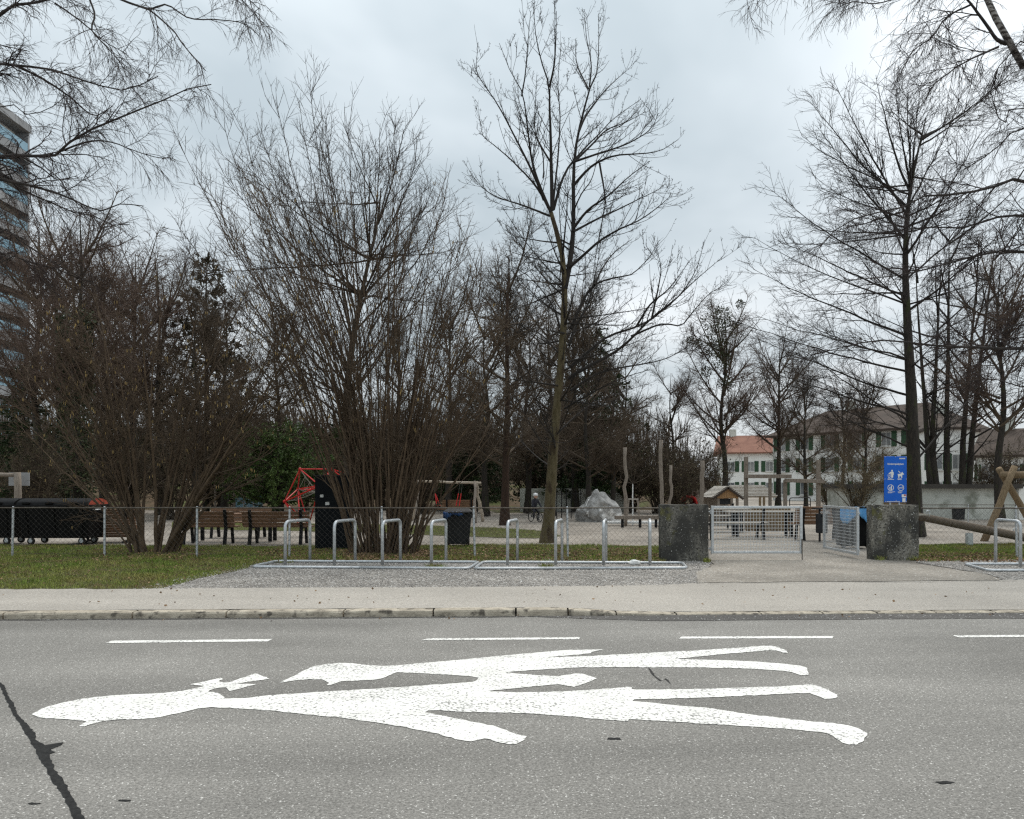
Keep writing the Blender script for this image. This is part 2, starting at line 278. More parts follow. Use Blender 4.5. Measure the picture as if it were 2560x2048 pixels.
class MB:
    """collects shapes of one part; org is subtracted, so shapes may be given in world coordinates"""
    def __init__(s, org=(0, 0, 0)): s.v = []; s.f = []; s.o = Vector(org)
    def add(s, vs, fs):
        n = len(s.v); s.v += [Vector(p) - s.o for p in vs]; s.f += [[n + i for i in f] for f in fs]; return s
    def box(s, c, d, rot=None, taper=None):
        x, y, z = (a / 2 for a in d); tp = taper or 1
        vs = [Vector((sx * x * (tp if sz > 0 else 1), sy * y * (tp if sz > 0 else 1), sz * z)) for sz in (-1, 1) for sx, sy in ((-1, -1), (1, -1), (1, 1), (-1, 1))]
        if rot is not None: vs = [rot @ p for p in vs]
        return s.add([p + Vector(c) for p in vs], [(3, 2, 1, 0), (4, 5, 6, 7), (0, 1, 5, 4), (1, 2, 6, 5), (2, 3, 7, 6), (3, 0, 4, 7)])
    def bar(s, a, b, wx, wy, up=(0, 0, 1)):
        a = Vector(a); b = Vector(b); d = b - a; zq = d.normalized(); u = Vector(up)
        if abs(zq.dot(u)) > 0.95: u = Vector((0, 1, 0))
        xq = u.cross(zq).normalized(); yq = zq.cross(xq)
        return s.box((a + b) / 2, (wx, wy, d.length), Matrix((xq, yq, zq)).transposed())
    def tube(s, pts, r, n=8, cap=True):
        pts = [Vector(p) for p in pts]; k = len(pts)
        rs = r if isinstance(r, (list, tuple)) else [r] * k
        vs = []; ref = None
        for i, p in enumerate(pts):
            t = (pts[min(i + 1, k - 1)] - pts[max(i - 1, 0)]).normalized()
            if ref is None:
                ref = t.orthogonal().normalized()
            u = (ref - t * ref.dot(t)).normalized(); ref = u; q = t.cross(u)
            vs += [p + (u * math.cos(2 * math.pi * j / n) + q * math.sin(2 * math.pi * j / n)) * rs[i] for j in range(n)]
        fs = [(i * n + j, i * n + (j + 1) % n, (i + 1) * n + (j + 1) % n, (i + 1) * n + j) for i in range(k - 1) for j in range(n)]
        if cap: fs += [tuple(range(n - 1, -1, -1)), tuple((k - 1) * n + j for j in range(n))]
        return s.add(vs, fs)
    def lathe(s, prof, c=(0, 0, 0), n=16, axis='z', sc=(1, 1)):
        vs = []; k = len(prof)
        for r, z in prof:
            for j in range(n):
                a = 2 * math.pi * j / n; p = (r * math.cos(a) * sc[0], r * math.sin(a) * sc[1], z)
                if axis == 'y': p = (p[0], p[2], p[1])
                if axis == 'x': p = (p[2], p[0], p[1])
                vs.append(Vector(p) + Vector(c))
        fs = [(i * n + j, i * n + (j + 1) % n, (i + 1) * n + (j + 1) % n, (i + 1) * n + j) for i in range(k - 1) for j in range(n)]
        return s.add(vs, fs + [tuple(range(n - 1, -1, -1)), tuple((k - 1) * n + j for j in range(n))])
    def prism(s, poly, a, b):
        """poly: 2-D points -> extruded between map functions a(p) and b(p)"""
        n = len(poly); vs = [a(p) for p in poly] + [b(p) for p in poly]
        tris = tessellate_polygon([[Vector((p[0], p[1], 0)) for p in poly]])
        fs = [tuple(t) for t in tris] + [tuple(n + i for i in reversed(t)) for t in tris]
        return s.add(vs, fs + [(i, (i + 1) % n, n + (i + 1) % n, n + i) for i in range(n)])
    def build(s, name, m, parent=None, smooth=False, bevel=0):
        me = bpy.data.meshes.new(name); me.from_pydata([tuple(p) for p in s.v], [], s.f)
        bm = bmesh.new(); bm.from_mesh(me); bmesh.ops.recalc_face_normals(bm, faces=bm.faces); bm.to_mesh(me); bm.free()
        o = link(name, me, m, parent, smooth)
        if bevel:
            b = o.modifiers.new('bevel', 'BEVEL'); b.width = bevel; b.segments = 2; b.limit_method = 'ANGLE'
        return o
def arc(pts, rad, n=5):
    """polyline with rounded corners"""
    pts = [Vector(p) for p in pts]; o = [pts[0]]
    for i in range(1, len(pts) - 1):
        a, b, c = pts[i - 1], pts[i], pts[i + 1]; d1 = (a - b); d2 = (c - b); q = min(rad, d1.length * .45, d2.length * .45)
        p0 = b + d1.normalized() * q; p2 = b + d2.normalized() * q
        for k in range(n + 1):
            t = k / n; o.append(p0 * (1 - t) ** 2 + b * 2 * t * (1 - t) + p2 * t * t)
    return o + [pts[-1]]
def sheet(name, poly, z, m, kind='structure', parent=None, thick=0.0, zf=None):
    """flat (or gently shaped) sheet over a 2-D outline"""
    vs = [Vector((p[0], p[1], zf(p[0], p[1]) if zf else z)) for p in poly]
    tris = tessellate_polygon([[Vector((p[0], p[1], 0)) for p in poly]])
    me = bpy.data.meshes.new(name); n = len(vs); fs = [tuple(t) for t in tris]
    if thick:
        vs += [v - Vector((0, 0, thick)) for v in vs[:n]]; fs += [(i, n + i, n + (i + 1) % n, (i + 1) % n) for i in range(n)]
    me.from_pydata([tuple(v) for v in vs], [], fs)
    bm = bmesh.new(); bm.from_mesh(me); bmesh.ops.recalc_face_normals(bm, faces=bm.faces); bm.to_mesh(me)
    up = sum(f.normal.z for f in bm.faces if abs(f.normal.z) > .5)
    if up < 0: bmesh.ops.reverse_faces(bm, faces=bm.faces); bm.to_mesh(me)
    bm.free()
    o = link(name, me, m, parent)
    if kind: o['kind'] = kind
    return o
def rough_line(pts, step, amp):
    o = []
    for i in range(len(pts) - 1):
        a = Vector(pts[i][:2]); b = Vector(pts[i + 1][:2]); k = max(1, int((b - a).length / step))
        for j in range(k):
            p = a.lerp(b, j / k)
            o.append(p + Vector((random.uniform(-amp, amp), random.uniform(-amp, amp))) if (j or i) else p)
    return o + [Vector(pts[-1][:2])]
def npmesh(name, V, Fq, m, parent=None, smooth=True):
    me = bpy.data.meshes.new(name); V = np.ascontiguousarray(V, dtype=np.float32).reshape(-1, 3); Fq = np.ascontiguousarray(Fq, dtype=np.int32)
    k = Fq.shape[1]; me.vertices.add(len(V)); me.vertices.foreach_set('co', V.ravel())
    me.loops.add(Fq.size); me.loops.foreach_set('vertex_index', Fq.ravel())
    me.polygons.add(len(Fq)); me.polygons.foreach_set('loop_start', np.arange(0, Fq.size, k, dtype=np.int32))
    me.update(calc_edges=True)
    return link(name, me, m, parent, smooth)

# ------------------------------------------------------------------ tree machinery (all branches as real tapering tubes)
def unit(a): return a / np.maximum(np.linalg.norm(a, axis=-1, keepdims=True), 1e-9)
def resample(pts, k, wob=0.0):
    p = np.array([tuple(q) for q in pts], float)
    if len(p) == 2: p = np.array([p[0], (p[0] + p[1]) / 2, p[1]])
    e = np.vstack([2 * p[0] - p[1], p, 2 * p[-1] - p[-2]]); seg = len(p) - 1
    d = np.concatenate([[0], np.cumsum(np.linalg.norm(np.diff(p, axis=0), axis=1))]); s = np.linspace(0, d[-1], k); o = []
    for x in s:
        i = min(int(np.searchsorted(d, x, side='right')) - 1, seg - 1); t = (x - d[i]) / max(d[i + 1] - d[i], 1e-9)
        a, b, c, f = e[i], e[i + 1], e[i + 2], e[i + 3]
        o.append(.5 * (2 * b + (c - a) * t + (2 * a - 5 * b + 4 * c - f) * t * t + (3 * b - a - 3 * c + f) * t ** 3))
    o = np.array(o)
    if wob: o[1:] += np.cumsum(rng.normal(0, wob, (k - 1, 3)), axis=0) * d[-1] / k
    return o
def tubes(P, Rr, S):
    N, K, _ = P.shape; T = np.empty_like(P); T[:, 1:-1] = P[:, 2:] - P[:, :-2]; T[:, 0] = P[:, 1] - P[:, 0]; T[:, -1] = P[:, -1] - P[:, -2]; T = unit(T)
    ax = unit(P[:, -1] - P[:, 0]); ref = np.where(np.abs(ax[:, 2:3]) < .8, [[0, 0, 1.]], [[1., 0, 0]]); ref = np.repeat(ref[:, None], K, 1)
    U = unit(np.cross(T, ref)); W = np.cross(T, U); a = np.arange(S) * 2 * np.pi / S
    V = P[:, :, None] + (U[:, :, None] * np.cos(a)[None, None, :, None] + W[:, :, None] * np.sin(a)[None, None, :, None]) * Rr[:, :, None, None]
    base = (np.arange(N)[:, None, None] * K + np.arange(K - 1)[None, :, None]) * S; j = np.arange(S)[None, None, :]; j2 = (j + 1) % S
    Fq = np.stack([base + j, base + j2, base + S + j2, base + S + j], -1).reshape(-1, 4)
    return V.reshape(-1, 3), Fq
def merge(parts):
    Vs, Fs, n = [], [], 0
    for V, f in parts: Vs.append(V); Fs.append(f + n); n += len(V)
    return np.vstack(Vs), np.vstack(Fs)
def offshoots(P, Rr, n, t0, t1, ang, angsd, ln, K, wob, trop, rr=.6, rmin=.003, rmax=.03, tipfade=.6, tip=.45, weight=1.0):
    """n side shoots on the branches P; trop = pull per metre of length (x, y, z)"""
    L = np.linalg.norm(np.diff(P, axis=1), axis=2).sum(1); w_ = L ** weight; idx = rng.choice(len(P), n, p=w_ / w_.sum())
    t = t0 + (t1 - t0) * rng.random(n) ** .85; k = P.shape[1]; x = t * (k - 1); i = np.minimum(x.astype(int), k - 2); f = (x - i)[:, None]
    p0 = P[idx, i] * (1 - f) + P[idx, i + 1] * f; T = unit(P[idx, i + 1] - P[idx, i]); r0 = Rr[idx, i] * (1 - f[:, 0]) + Rr[idx, i + 1] * f[:, 0]
    N = unit(np.cross(T, unit(rng.normal(size=(n, 3))))); th = np.radians(rng.normal(ang, angsd, n))[:, None]
    d = unit(T * np.cos(th) + N * np.sin(th)); ll = rng.uniform(ln[0], ln[1], n) * (1 - tipfade * t); st = (ll / (K - 1))[:, None]
    Q = np.empty((n, K, 3)); Q[:, 0] = p0; tr = np.array(trop, float)
    for q in range(1, K):
        d = unit(d + rng.normal(0, wob, (n, 3)) + tr * st); Q[:, q] = Q[:, q - 1] + d * st
    rs = np.clip(r0 * rr, rmin, rmax); return Q, rs[:, None] * np.linspace(1, tip, K)[None]
def bez(a, b, bend=0.35, out=(0, 0, 0)):
    """a limb from a to b that leaves outwards and turns up"""
    a = Vector(a); b = Vector(b); m_ = a.lerp(b, .5); m_ = m_ + Vector(((b.x - a.x) * bend * .5, (b.y - a.y) * bend * .5, -abs(b.z - a.z) * bend * .25 - (b - a).length * .04 * bend)) + Vector(out)
    return [a, (a * .49 + m_ * .42 + b * .09), (a * .16 + m_ * .48 + b * .36), (a * .02 + m_ * .2 + b * .78), b]
def tree_thing(name, label, group, base, trunks, limbs, levels, mtrunk, mlimb, mtwig, cat='tree', K=15, limb_name='limb', trunk_name='trunk', S=3, wob=.03):
    """trunks, limbs: lists of (points, r0, r1); levels: offshoot settings, each grown on the previous level (first on trunks' limbs)"""
    t = thing(name, label, cat, base, group=group); b = np.array(tuple(base)); TP, TR = [], []
    for (pts, r0, r1) in trunks:
        P = resample(pts, K, .012) - b; Rr = r0 + (r1 - r0) * np.linspace(0, 1, K) ** .8
        Rr[0] *= 1.25; V, f = tubes(P[None], Rr[None], 12); npmesh(trunk_name, V, f, mtrunk, t)
    LP, LR = [], []
    for (pts, r0, r1) in limbs:
        P = resample(pts, K, wob) - b; Rr = r1 + (r0 - r1) * (1 - np.linspace(0, 1, K)) ** 1.25
        V, f = tubes(P[None], Rr[None], 6); npmesh(limb_name, V, f, mlimb, t); LP.append(P); LR.append(Rr)
    cur = (np.array(LP), np.array(LR)); pool = []; keep = [cur]
    for lv in levels:
        lv = dict(lv); src = keep[lv.pop('on', -1)]; ss = lv.pop('S', S); c = offshoots(*src, **lv); keep.append(c); pool.append(tubes(*c, ss))
    V, f = merge(pool); cr = npmesh('crown', V, f, mtwig, t)
    return t, keep
def leaf_quads(C, D, size, asp=.5):
    """one kite-shaped leaf per centre C, lying along D"""
    n = len(C); D = unit(D); U = unit(np.cross(D, unit(rng.normal(size=(n, 3))))); s = (size * rng.uniform(.6, 1.3, n))[:, None]
    V = np.stack([C, C + D * s * .5 + U * s * asp * .5, C + D * s, C + D * s * .5 - U * s * asp * .5], 1); return V.reshape(-1, 3), np.arange(n * 4).reshape(-1, 4)


# ------------------------------------------------------------------ ground, road, kerb, pavement
def kerb_y(x): return 9.80 + 0.039 * x
def px_line(pts, z=.09): return [G(x, y, z) for x, y in pts]
sheet('ground', [(-900, -60), (900, -60), (900, 1500), (-900, 1500)], -0.06, M['play'])
sheet('road', [(-90, -9), (90, -9), (90, kerb_y(90)), (-90, kerb_y(-90))], 0.0, M['asphalt'])
back = [(-90, 8.5)] + [tuple(G(x, y, .085)[:2]) for x, y in ((-700, 1477), (0, 1473), (640, 1470), (1280, 1467), (1636, 1463), (1767, 1457), (2560, 1450), (3000, 1447))] + [(90, 17)]
def drop(x): return 1 - max(0.0, min(1.0, (x - .75) / .75)) * .78     # lowered kerb in front of the gate
def back_y(x):
    for (a, b), (c, d) in zip(back, back[1:]):
        if a <= x <= c: return b + (d - b) * (x - a) / (c - a)
    return back[-1][1]
xs = sorted(set([-90, -40, -20] + [i * .5 for i in range(-26, 27)] + [20, 40, 90])); vs, fs = [], []
for x in xs:
    y0 = kerb_y(x) + .17; y1 = back_y(x)
    for k in range(6):
        t = k / 5; zf = .082 * (drop(x) * (1 - t) + t) + .003; vs.append((x, y0 + (y1 - y0) * t + (random.uniform(-.015, .015) if k == 5 else 0), zf + (.004 if k == 5 else 0)))
fs = [(i * 6 + k, (i + 1) * 6 + k, (i + 1) * 6 + k + 1, i * 6 + k + 1) for i in range(len(xs) - 1) for k in range(5)]
me = bpy.data.meshes.new('sidewalk'); me.from_pydata(vs, [], fs); link('sidewalk', me, M['sidewalk'])['kind'] = 'structure'
gl = [(x, back_y(x) - .02) for x in xs]
sheet('playground_ground', gl + [(700, 40), (700, 1300), (-700, 1300), (-700, 20)], .078, M['play'])
jx = [-90, -8.2, -7.2] + [G(x, 1540, .05).x for x in (3, 322, 555, 850, 1078, 1290, 1425, 1550, 1707, 1930, 2093, 2237, 2395, 2555, 2720, 2890)] + [90]
kb = MB()
kb.box((0, 9.93, -.02), (180, .06, .05), Matrix.Rotation(math.atan(.039), 3, 'Z')); bed = kb.build('kerb', M['mortar']); bed['kind'] = 'structure'
for a, b in zip(jx, jx[1:]):
    g = .011; x0, x1 = a + g, b - g; zs = [.083 * drop(x0) + .004 + random.uniform(-.003, .003), .083 * drop(x1) + .004 + random.uniform(-.003, .003)]
    vs = []
    n = 6 if b - a < 10 else 2; prof = lambda z: [(.0, -.05), (.0, z - .03), (.008, z - .009), (.035, z), (.15, z), (.16, z - .01), (.16, -.05)]
    for i in range(n):
        t = i / (n - 1); x = x0 + (x1 - x0) * t; z = zs[0] * (1 - t) + zs[1] * t; inset = .006 if i in (0, n - 1) else 0
        for k, (dy, pz) in enumerate(prof(z)):
            vs.append((x, kerb_y(x) + dy + (random.uniform(-.005, .005) if 0 < k < 4 else 0) + (inset if k < 3 else 0), pz - (inset if k in (2, 3, 4) else 0)))
    m_ = 7; fs = [(i * m_ + k, i * m_ + k + 1, (i + 1) * m_ + k + 1, (i + 1) * m_ + k) for i in range(n - 1) for k in range(m_ - 1)] + [tuple(range(m_)), tuple((n - 1) * m_ + k for k in reversed(range(m_)))]
    kmb = MB(); kmb.add(vs, fs); kmb.build('kerb_stone', M['kerb'], bed)
gx = np.arange(.2, 14, .12)
sheet('gutter', [(x, kerb_y(x) + .03) for x in gx[::-1]] + [(x, kerb_y(x) - .36 * min(1, (x - .1) / 1.6) - .03 + random.uniform(-.02, .02)) for x in gx], .004, M['gutter'])
gx = np.arange(-14, .2, .12)
sheet('gutter', [(x, kerb_y(x) + .03) for x in gx[::-1]] + [(x, kerb_y(x) - .07 + random.uniform(-.02, .02)) for x in gx], .0036, M['gutter'])

# areas behind the pavement
lawn_poly = rough_line(px_line(((-900, 1478), (0, 1472.5), (300, 1472), (400, 1471), (470, 1453), (560, 1434), (625, 1421), (640, 1409), (800, 1405), (1000, 1403), (1100, 1404), (1300, 1405), (1500, 1405), (1640, 1404), (1655, 1398), (1650, 1366), (1500, 1364), (1400, 1362), (1190, 1362), (900, 1366), (640, 1366), (400, 1364), (-900, 1362))), .25, .05)
gravel_poly = rough_line(px_line(((330, 1473), (640, 1470.5), (1280, 1467.5), (1636, 1463.5), (1760, 1458), (1790, 1440), (1775, 1420), (1778, 1400), (1640, 1398), (1000, 1398), (640, 1402), (520, 1430))), .2, .03)
drive_poly = rough_line(px_line(((1745, 1458.3), (1767, 1457.3), (2200, 1453.3), (2500, 1450.8), (2470, 1436), (2300, 1412), (2180, 1396), (2160, 1380), (2010, 1352), (1900, 1340), (1790, 1345), (1772, 1398), (1785, 1415), (1740, 1430))), .25, .04)
lawnR_poly = rough_line(px_line(((2230, 1396), (2330, 1404), (2480, 1400), (2700, 1404), (3000, 1404), (3000, 1362), (2600, 1360), (2300, 1362))), .25, .05)
gravelR_poly = rough_line(px_line(((2290, 1405), (2480, 1437), (2510, 1450.5), (3000, 1447.5), (3000, 1398), (2480, 1394), (2300, 1398))), .2, .03)
sheet('gravel_strip', gravel_poly, .086, M['gravel']); sheet('gravel_strip', gravelR_poly, .086, M['gravel'])
sheet('driveway', drive_poly, .094, M['driveway']); sheet('lawn', lawn_poly, .090, M['soil']); sheet('lawn', lawnR_poly, .090, M['soil'])
far_lawn = rough_line(px_line(((430, 1322), (900, 1330), (1210, 1343), (1330, 1346), (1395, 1340), (1380, 1328), (1200, 1318), (900, 1310), (430, 1306))), .5, .15)
sheet('lawn', far_lawn, .088, M['soil'])
far_lawn2 = rough_line(px_line(((1240, 1282), (1380, 1282), (1400, 1268), (1200, 1268))), .8, .2); sheet('lawn', far_lawn2, .088, M['soil'])
# leaf covered bank at the back
bk = MB(); bk.add([(-60, 50, .05), (14, 50, .05), (16, 62, 2.0), (-60, 62, 2.0), (-60, 95, 2.2), (16, 95, 2.2)], [(0, 1, 2, 3), (3, 2, 5, 4)])
M['bank'] = mat('leafy bank', (0.13, 0.085, 0.05), (0.085, 0.065, 0.035), 1.2, 0.95, .6, 6, c3=(0.09, 0.1, 0.03), s3=.4)
bk.build('bank', M['bank'])['kind'] = 'structure'

def in_poly(P, poly):
    x, y = P[:, 0], P[:, 1]; r = np.zeros(len(P), bool); q = np.array([tuple(p) for p in poly]); j = len(q) - 1
    for i in range(len(q)):
        a = (q[i, 1] > y) != (q[j, 1] > y); r ^= a & (x < (q[j, 0] - q[i, 0]) * (y - q[i, 1]) / (q[j, 1] - q[i, 1] + 1e-12) + q[i, 0]); j = i
    return r
def scatter(poly, n, pad=0, xlim=None):
    q = np.array([tuple(p) for p in poly]); lo = q.min(0) - pad; hi = q.max(0) + pad
    if xlim: lo[0] = max(lo[0], xlim[0]); hi[0] = min(hi[0], xlim[1])
    P = rng.uniform(lo, hi, (n, 2)); return P[in_poly(P, poly)]
def grass(name, poly, n, z, hgt, lab, m=None, xlim=(-13, 13)):
    P = scatter(poly, n, xlim=xlim); k = len(P); clump = (np.sin(P[:, 0] * 3.1 + np.sin(P[:, 1] * 2.3) * 2) * np.sin(P[:, 1] * 3.7 + P[:, 0]) * .3 + .8)
    h = rng.uniform(hgt[0], hgt[1], k) * clump; a = rng.random(k) * 6.28; w_ = rng.uniform(.003, .006, k); ln = rng.normal(0, .45, (k, 2)) * h[:, None]
    c, s = np.cos(a) * w_, np.sin(a) * w_; B = np.column_stack([P, np.full(k, z)])
    V = np.stack([B + np.column_stack([c, s, 0 * c]), B - np.column_stack([c, s, 0 * c]), B + np.column_stack([ln * .45, h * .62]) - np.column_stack([c, s, 0 * c]) * .6, B + np.column_stack([ln, h])], 1)
    idx = np.arange(k)[:, None] * 4; Fq = np.vstack([idx + [0, 1, 3], (idx + [0, 2, 3])[::3]])
    o = npmesh(name, V, Fq, m or M['grass'], None, False); return tag(o, lab, 'grass', kind='stuff')
grass('grass', lawn_poly, 210000, .088, (.03, .075), 'winter grass strip along the pavement and fence')
grass('grass', lawnR_poly, 60000, .088, (.03, .07), 'winter grass right of the gate pillar')
grass('grass', far_lawn, 60000, .086, (.03, .07), 'grass patch around the trees inside the playground', xlim=(-14, 4))
for (gx_, gy_, gw_, lab) in ((1090, 1419, 26, 'grass tuft between the two long bike stands'), (1366, 1421, 18, 'grass tuft under the right long bike stand'), (1650, 1404, 14, 'grass tuft at the dark pillar foot'), (1768, 1404, 10, 'grass tuft at the gate side of the dark pillar'), (2284, 1399, 20, 'bright grass tuft at the mossy pillar foot'), (2200, 1399, 16, 'grass tuft under the open gate leaf pillar')):
    grass('grass_tuft', [tuple(G(gx_ + math.cos(a) * gw_, gy_ + math.sin(a) * 3)[:2]) for a in np.arange(0, 6.28, .5)], 260, .09, (.05, .13), lab)
def litter(name, poly, n, z, lab, size=.05, xlim=(-11, 11)):
    P = scatter(poly, n, xlim=xlim); k = len(P); C = np.column_stack([P, z + rng.random(k) * .03]); D = np.column_stack([rng.normal(size=(k, 2)), rng.normal(0, .25, k)])
    V, f = leaf_quads(C, D, size, .75); return tag(npmesh(name, V, f, M['leaf_litter'], None, False), lab, 'dead leaves', kind='stuff')
strip = px_line(((640, 1408), (900, 1405), (1300, 1406), (1500, 1407), (1650, 1405), (1650, 1372), (1190, 1372), (900, 1374), (640, 1376)))
litter('fallen_leaves', [p[:2] for p in strip], 4600, .1, 'brown fallen leaves along the fence foot')
litter('fallen_leaves', [p[:2] for p in px_line(((230, 1404), (520, 1404), (520, 1375), (230, 1375)))], 900, .1, 'brown fallen leaves under the smaller hazel')
litter('fallen_leaves', [p[:2] for p in px_line(((860, 1402), (1080, 1402), (1080, 1376), (860, 1376)))], 1800, .1, 'brown fallen leaves under the big hazel')
litter('fallen_leaves', [p[:2] for p in px_line(((2290, 1405), (2560, 1408), (2700, 1408), (2700, 1385), (2290, 1385)))], 1500, .1, 'brown fallen leaves by the right bike stand')
litter('fallen_leaves', [(-9, 9.9), (9, 10.3), (9, 12.4), (-9, 11.5)], 130, .088, 'few dead leaves on the pavement', .04)
litter('fallen_leaves', [(-9, 9.15), (9, 9.85), (9, 10.1), (-9, 9.42)], 150, .004, 'leaf bits and grit in the gutter', .03)
litter('fallen_leaves', lawn_poly, 2600, .12, 'scattered leaves on the grass', .035)
def stones(name, poly, n, z, lab, size=(.006, .017)):
    P = scatter(poly, n, xlim=(-9, 12)); k = len(P); o8 = np.array([(1, 0, 0), (0, 1, 0), (-1, 0, 0), (0, -1, 0), (0, 0, .7), (0, 0, -.7)], float); s = rng.uniform(*size, k)
    V = o8[None] * s[:, None, None] * rng.uniform(.6, 1.3, (k, 6, 1)); a = rng.random(k) * 6.28; c, si = np.cos(a)[:, None], np.sin(a)[:, None]
    V = np.stack([V[:, :, 0] * c - V[:, :, 1] * si, V[:, :, 0] * si + V[:, :, 1] * c, V[:, :, 2]], 2) + np.column_stack([P, np.full(k, z)])[:, None]
    T = np.array([(0, 1, 4), (1, 2, 4), (2, 3, 4), (3, 0, 4), (3, 2, 5)]); Fq = (np.arange(k)[:, None, None] * 6 + T[None]).reshape(-1, 3)
    return tag(npmesh(name, V, Fq, M['stone'], None, False), lab, 'gravel', kind='stuff')
stones('gravel', gravel_poly, 22000, .09, 'loose grey gravel around the bike stands'); stones('gravel', gravelR_poly, 9000, .09, 'loose grey gravel beside the right bike stand')

# ------------------------------------------------------------------ painted figures, dashes, sealed cracks
def za(l): return [(40 + x / 3.08, 1660 + y / 3.08) for x, y in l]
def zb(l): return [(680 + x / 3.08, 1600 + y / 3.08) for x, y in l]
def zc(l): return [(1180 + x / 4.146, 1600 + y / 4.146) for x, y in l]
def zd(l): return [(1560 + x / 3.369, 1600 + y / 3.369) for x, y in l]
fig = (za([(118,392),(170,362),(250,330),(380,297),(520,270),(700,250),(860,240),(1010,233),(1150,225),(1270,212),(1350,195),(1440,178),(1450,172),(1340,162),(1570,112),(1587,112),(1590,122),(1565,130),(1567,140),(1600,148),(1640,145),(1850,75),(1955,118),(1665,157),(1855,158),(1650,213),(1610,185),(1560,185),(1500,205),(1480,218),(1540,224),(1575,238),(1605,262),(1602,270),(1760,268),(1900,250),(2000,240)])
    + zb([(185,416),(420,400),(700,385),(1000,365),(1250,348),(1450,335),(1540,328),(1585,310),(1588,295),(1540,283),(1430,275),(1250,265),(1100,257),(968,253),(900,275),(850,298),(760,312),(620,318),(540,322),(490,338),(450,350),(425,350),(445,335),(420,322),(370,308),(300,306),(200,312),(120,322),(55,335),(150,290),(240,240),(330,205),(420,188),(520,180),(620,183),(720,195),(850,203),(960,198),(1150,182),(1400,160),(1700,130),(2156,90)])
    + zc([(950,108),(1360,102),(1240,128),(1240,142),(1100,155),(950,168),(770,184),(900,181),(1200,172),(1500,155),(1800,140)])
    + zd([(472,98),(560,95),(800,78),(1000,66),(1170,52),(1250,52),(1290,60),(1375,95),(1372,112),(1340,112),(1285,92),(1200,92),(1050,105),(800,125),(600,148),(420,162),(600,168),(900,175),(1150,188),(1350,205),(1480,220),(1540,238),(1550,270),(1545,298),(1500,300),(1440,285),(1390,270),(1300,260),(1100,248),(900,240),(600,235),(200,235),(0,232)])
    + zc([(1400,285),(1100,290),(900,300),(600,318),(340,340),(500,355),(700,370),(900,380),(1080,352),(1150,355),(1300,405),(1250,425),(1060,493),(890,462),(700,480),(500,500),(160,532),(350,545),(700,545),(1000,535),(1300,518),(1650,490),(1660,515),(1700,520)])
    + zd([(250,422),(560,418),(800,410),(1100,403),(1400,390),(1550,376),(1620,385),(1720,422),(1795,465),(1790,485),(1750,500),(1690,498),(1620,470),(1560,450),(1450,453),(1200,465),(900,480),(600,492),(300,500),(95,503),(75,512),(85,522),(250,535),(500,560),(700,575),(1000,622),(1300,660),(1550,688),(1750,705),(1880,725),(1960,745),(2040,790),(2025,850),(1960,888),(1900,888),(1830,870),(1760,815),(1710,790),(1600,775),(1400,755),(1000,730),(600,705),(400,692),(200,682),(40,670)])
    + zc([(1615,850),(1400,835),(1000,795),(700,775),(400,760),(0,750)])
    + zb([(1540,560),(1300,547),(1200,548),(1180,560),(1250,575),(1400,605),(1700,665),(1800,700),(1880,730),(1960,748),(1950,775),(1880,805),(1830,808),(1740,795),(1680,770),(1630,765),(1530,788),(1450,775),(1250,720),(1000,670),(800,640),(550,605),(300,580),(0,550)])
    + za([(1800,352),(1650,342),(1500,338),(1400,348),(1300,372),(1200,395),(1050,422),(920,430),(780,432),(680,442),(520,485),(490,485),(540,448),(500,437),(350,428),(200,420),(150,408)]))
def ragged(poly, step=.05, amp=.006):
    q = [Vector(p[:2]) for p in poly]; o = []
    for i in range(len(q)):
        a, b = q[i], q[(i + 1) % len(q)]; k = max(1, int((b - a).length / step))
        for j in range(k): o.append(a.lerp(b, j / k) + Vector((random.uniform(-amp, amp), random.uniform(-amp, amp))))
    return o
def marking(name, pts, z, label, cat, m, group=None, amp=.006):
    o = sheet(name, ragged([G(x, y, 0) for x, y in pts], .035, amp), z, m, kind=None); return tag(o, label, cat, group)
marking('painted_figures', fig, .004, 'two stretched white child figures holding hands painted on the road', 'road marking', M['paint'], None, .008)
dg = 'white dashes of the road edge line'
for pts, lab in ((((264,1608.7),(282,1602.8),(680,1598.6),(668,1604.6)), 'leftmost white road dash above the painted head'), (((1051,1602),(1069,1596.8),(1449,1594),(1446,1599)), 'white road dash above the smaller painted figure'),
                 (((1696,1597.5),(1705,1592.5),(2087,1591),(2079,1596.6)), 'white road dash above the painted feet'), (((2382,1589.5),(2396,1594.5),(2780,1592),(2770,1587)), 'white road dash at the right edge')):
    marking('road_dash', pts, .004, lab, 'road marking', M['paint'], dg, .008)
def z8(l): return [(x / 1.684, 1560 + y / 1.684) for x, y in l]
crk = z8([(-40,215),(4,250),(18,262),(34,300),(60,340),(75,385),(120,430),(150,462),(150,490),(190,512),(270,500),(265,510),(215,530),(232,542),(205,550),(230,610),(270,665),(300,720),(325,770),(360,822),(400,900),(500,1120),(640,1500),(900,2600),(820,2600),(560,1500),(430,1120),(330,900),(310,830),(290,770),(250,700),(215,660),(190,600),(165,570),(150,530),(110,470),(90,430),(60,390),(40,350),(20,310),(0,262),(-50,225)])
marking('sealed_crack', crk, .0035, 'black tar sealed crack running across the road at the left', 'road crack', M['tar'], None, .005)
M['crack'] = mat('open crack', (0.03, 0.029, 0.027), None, rough=.9)
ck = zd([(205,235),(235,290),(265,320),(310,350),(345,335),(400,378),(380,345),(350,325),(318,345),(290,325),(262,305),(228,250)])
marking('road_crack', [(x, y) for x, y in ck], .003, 'short dark crack between the painted legs', 'road crack', M['crack'], None, .006)
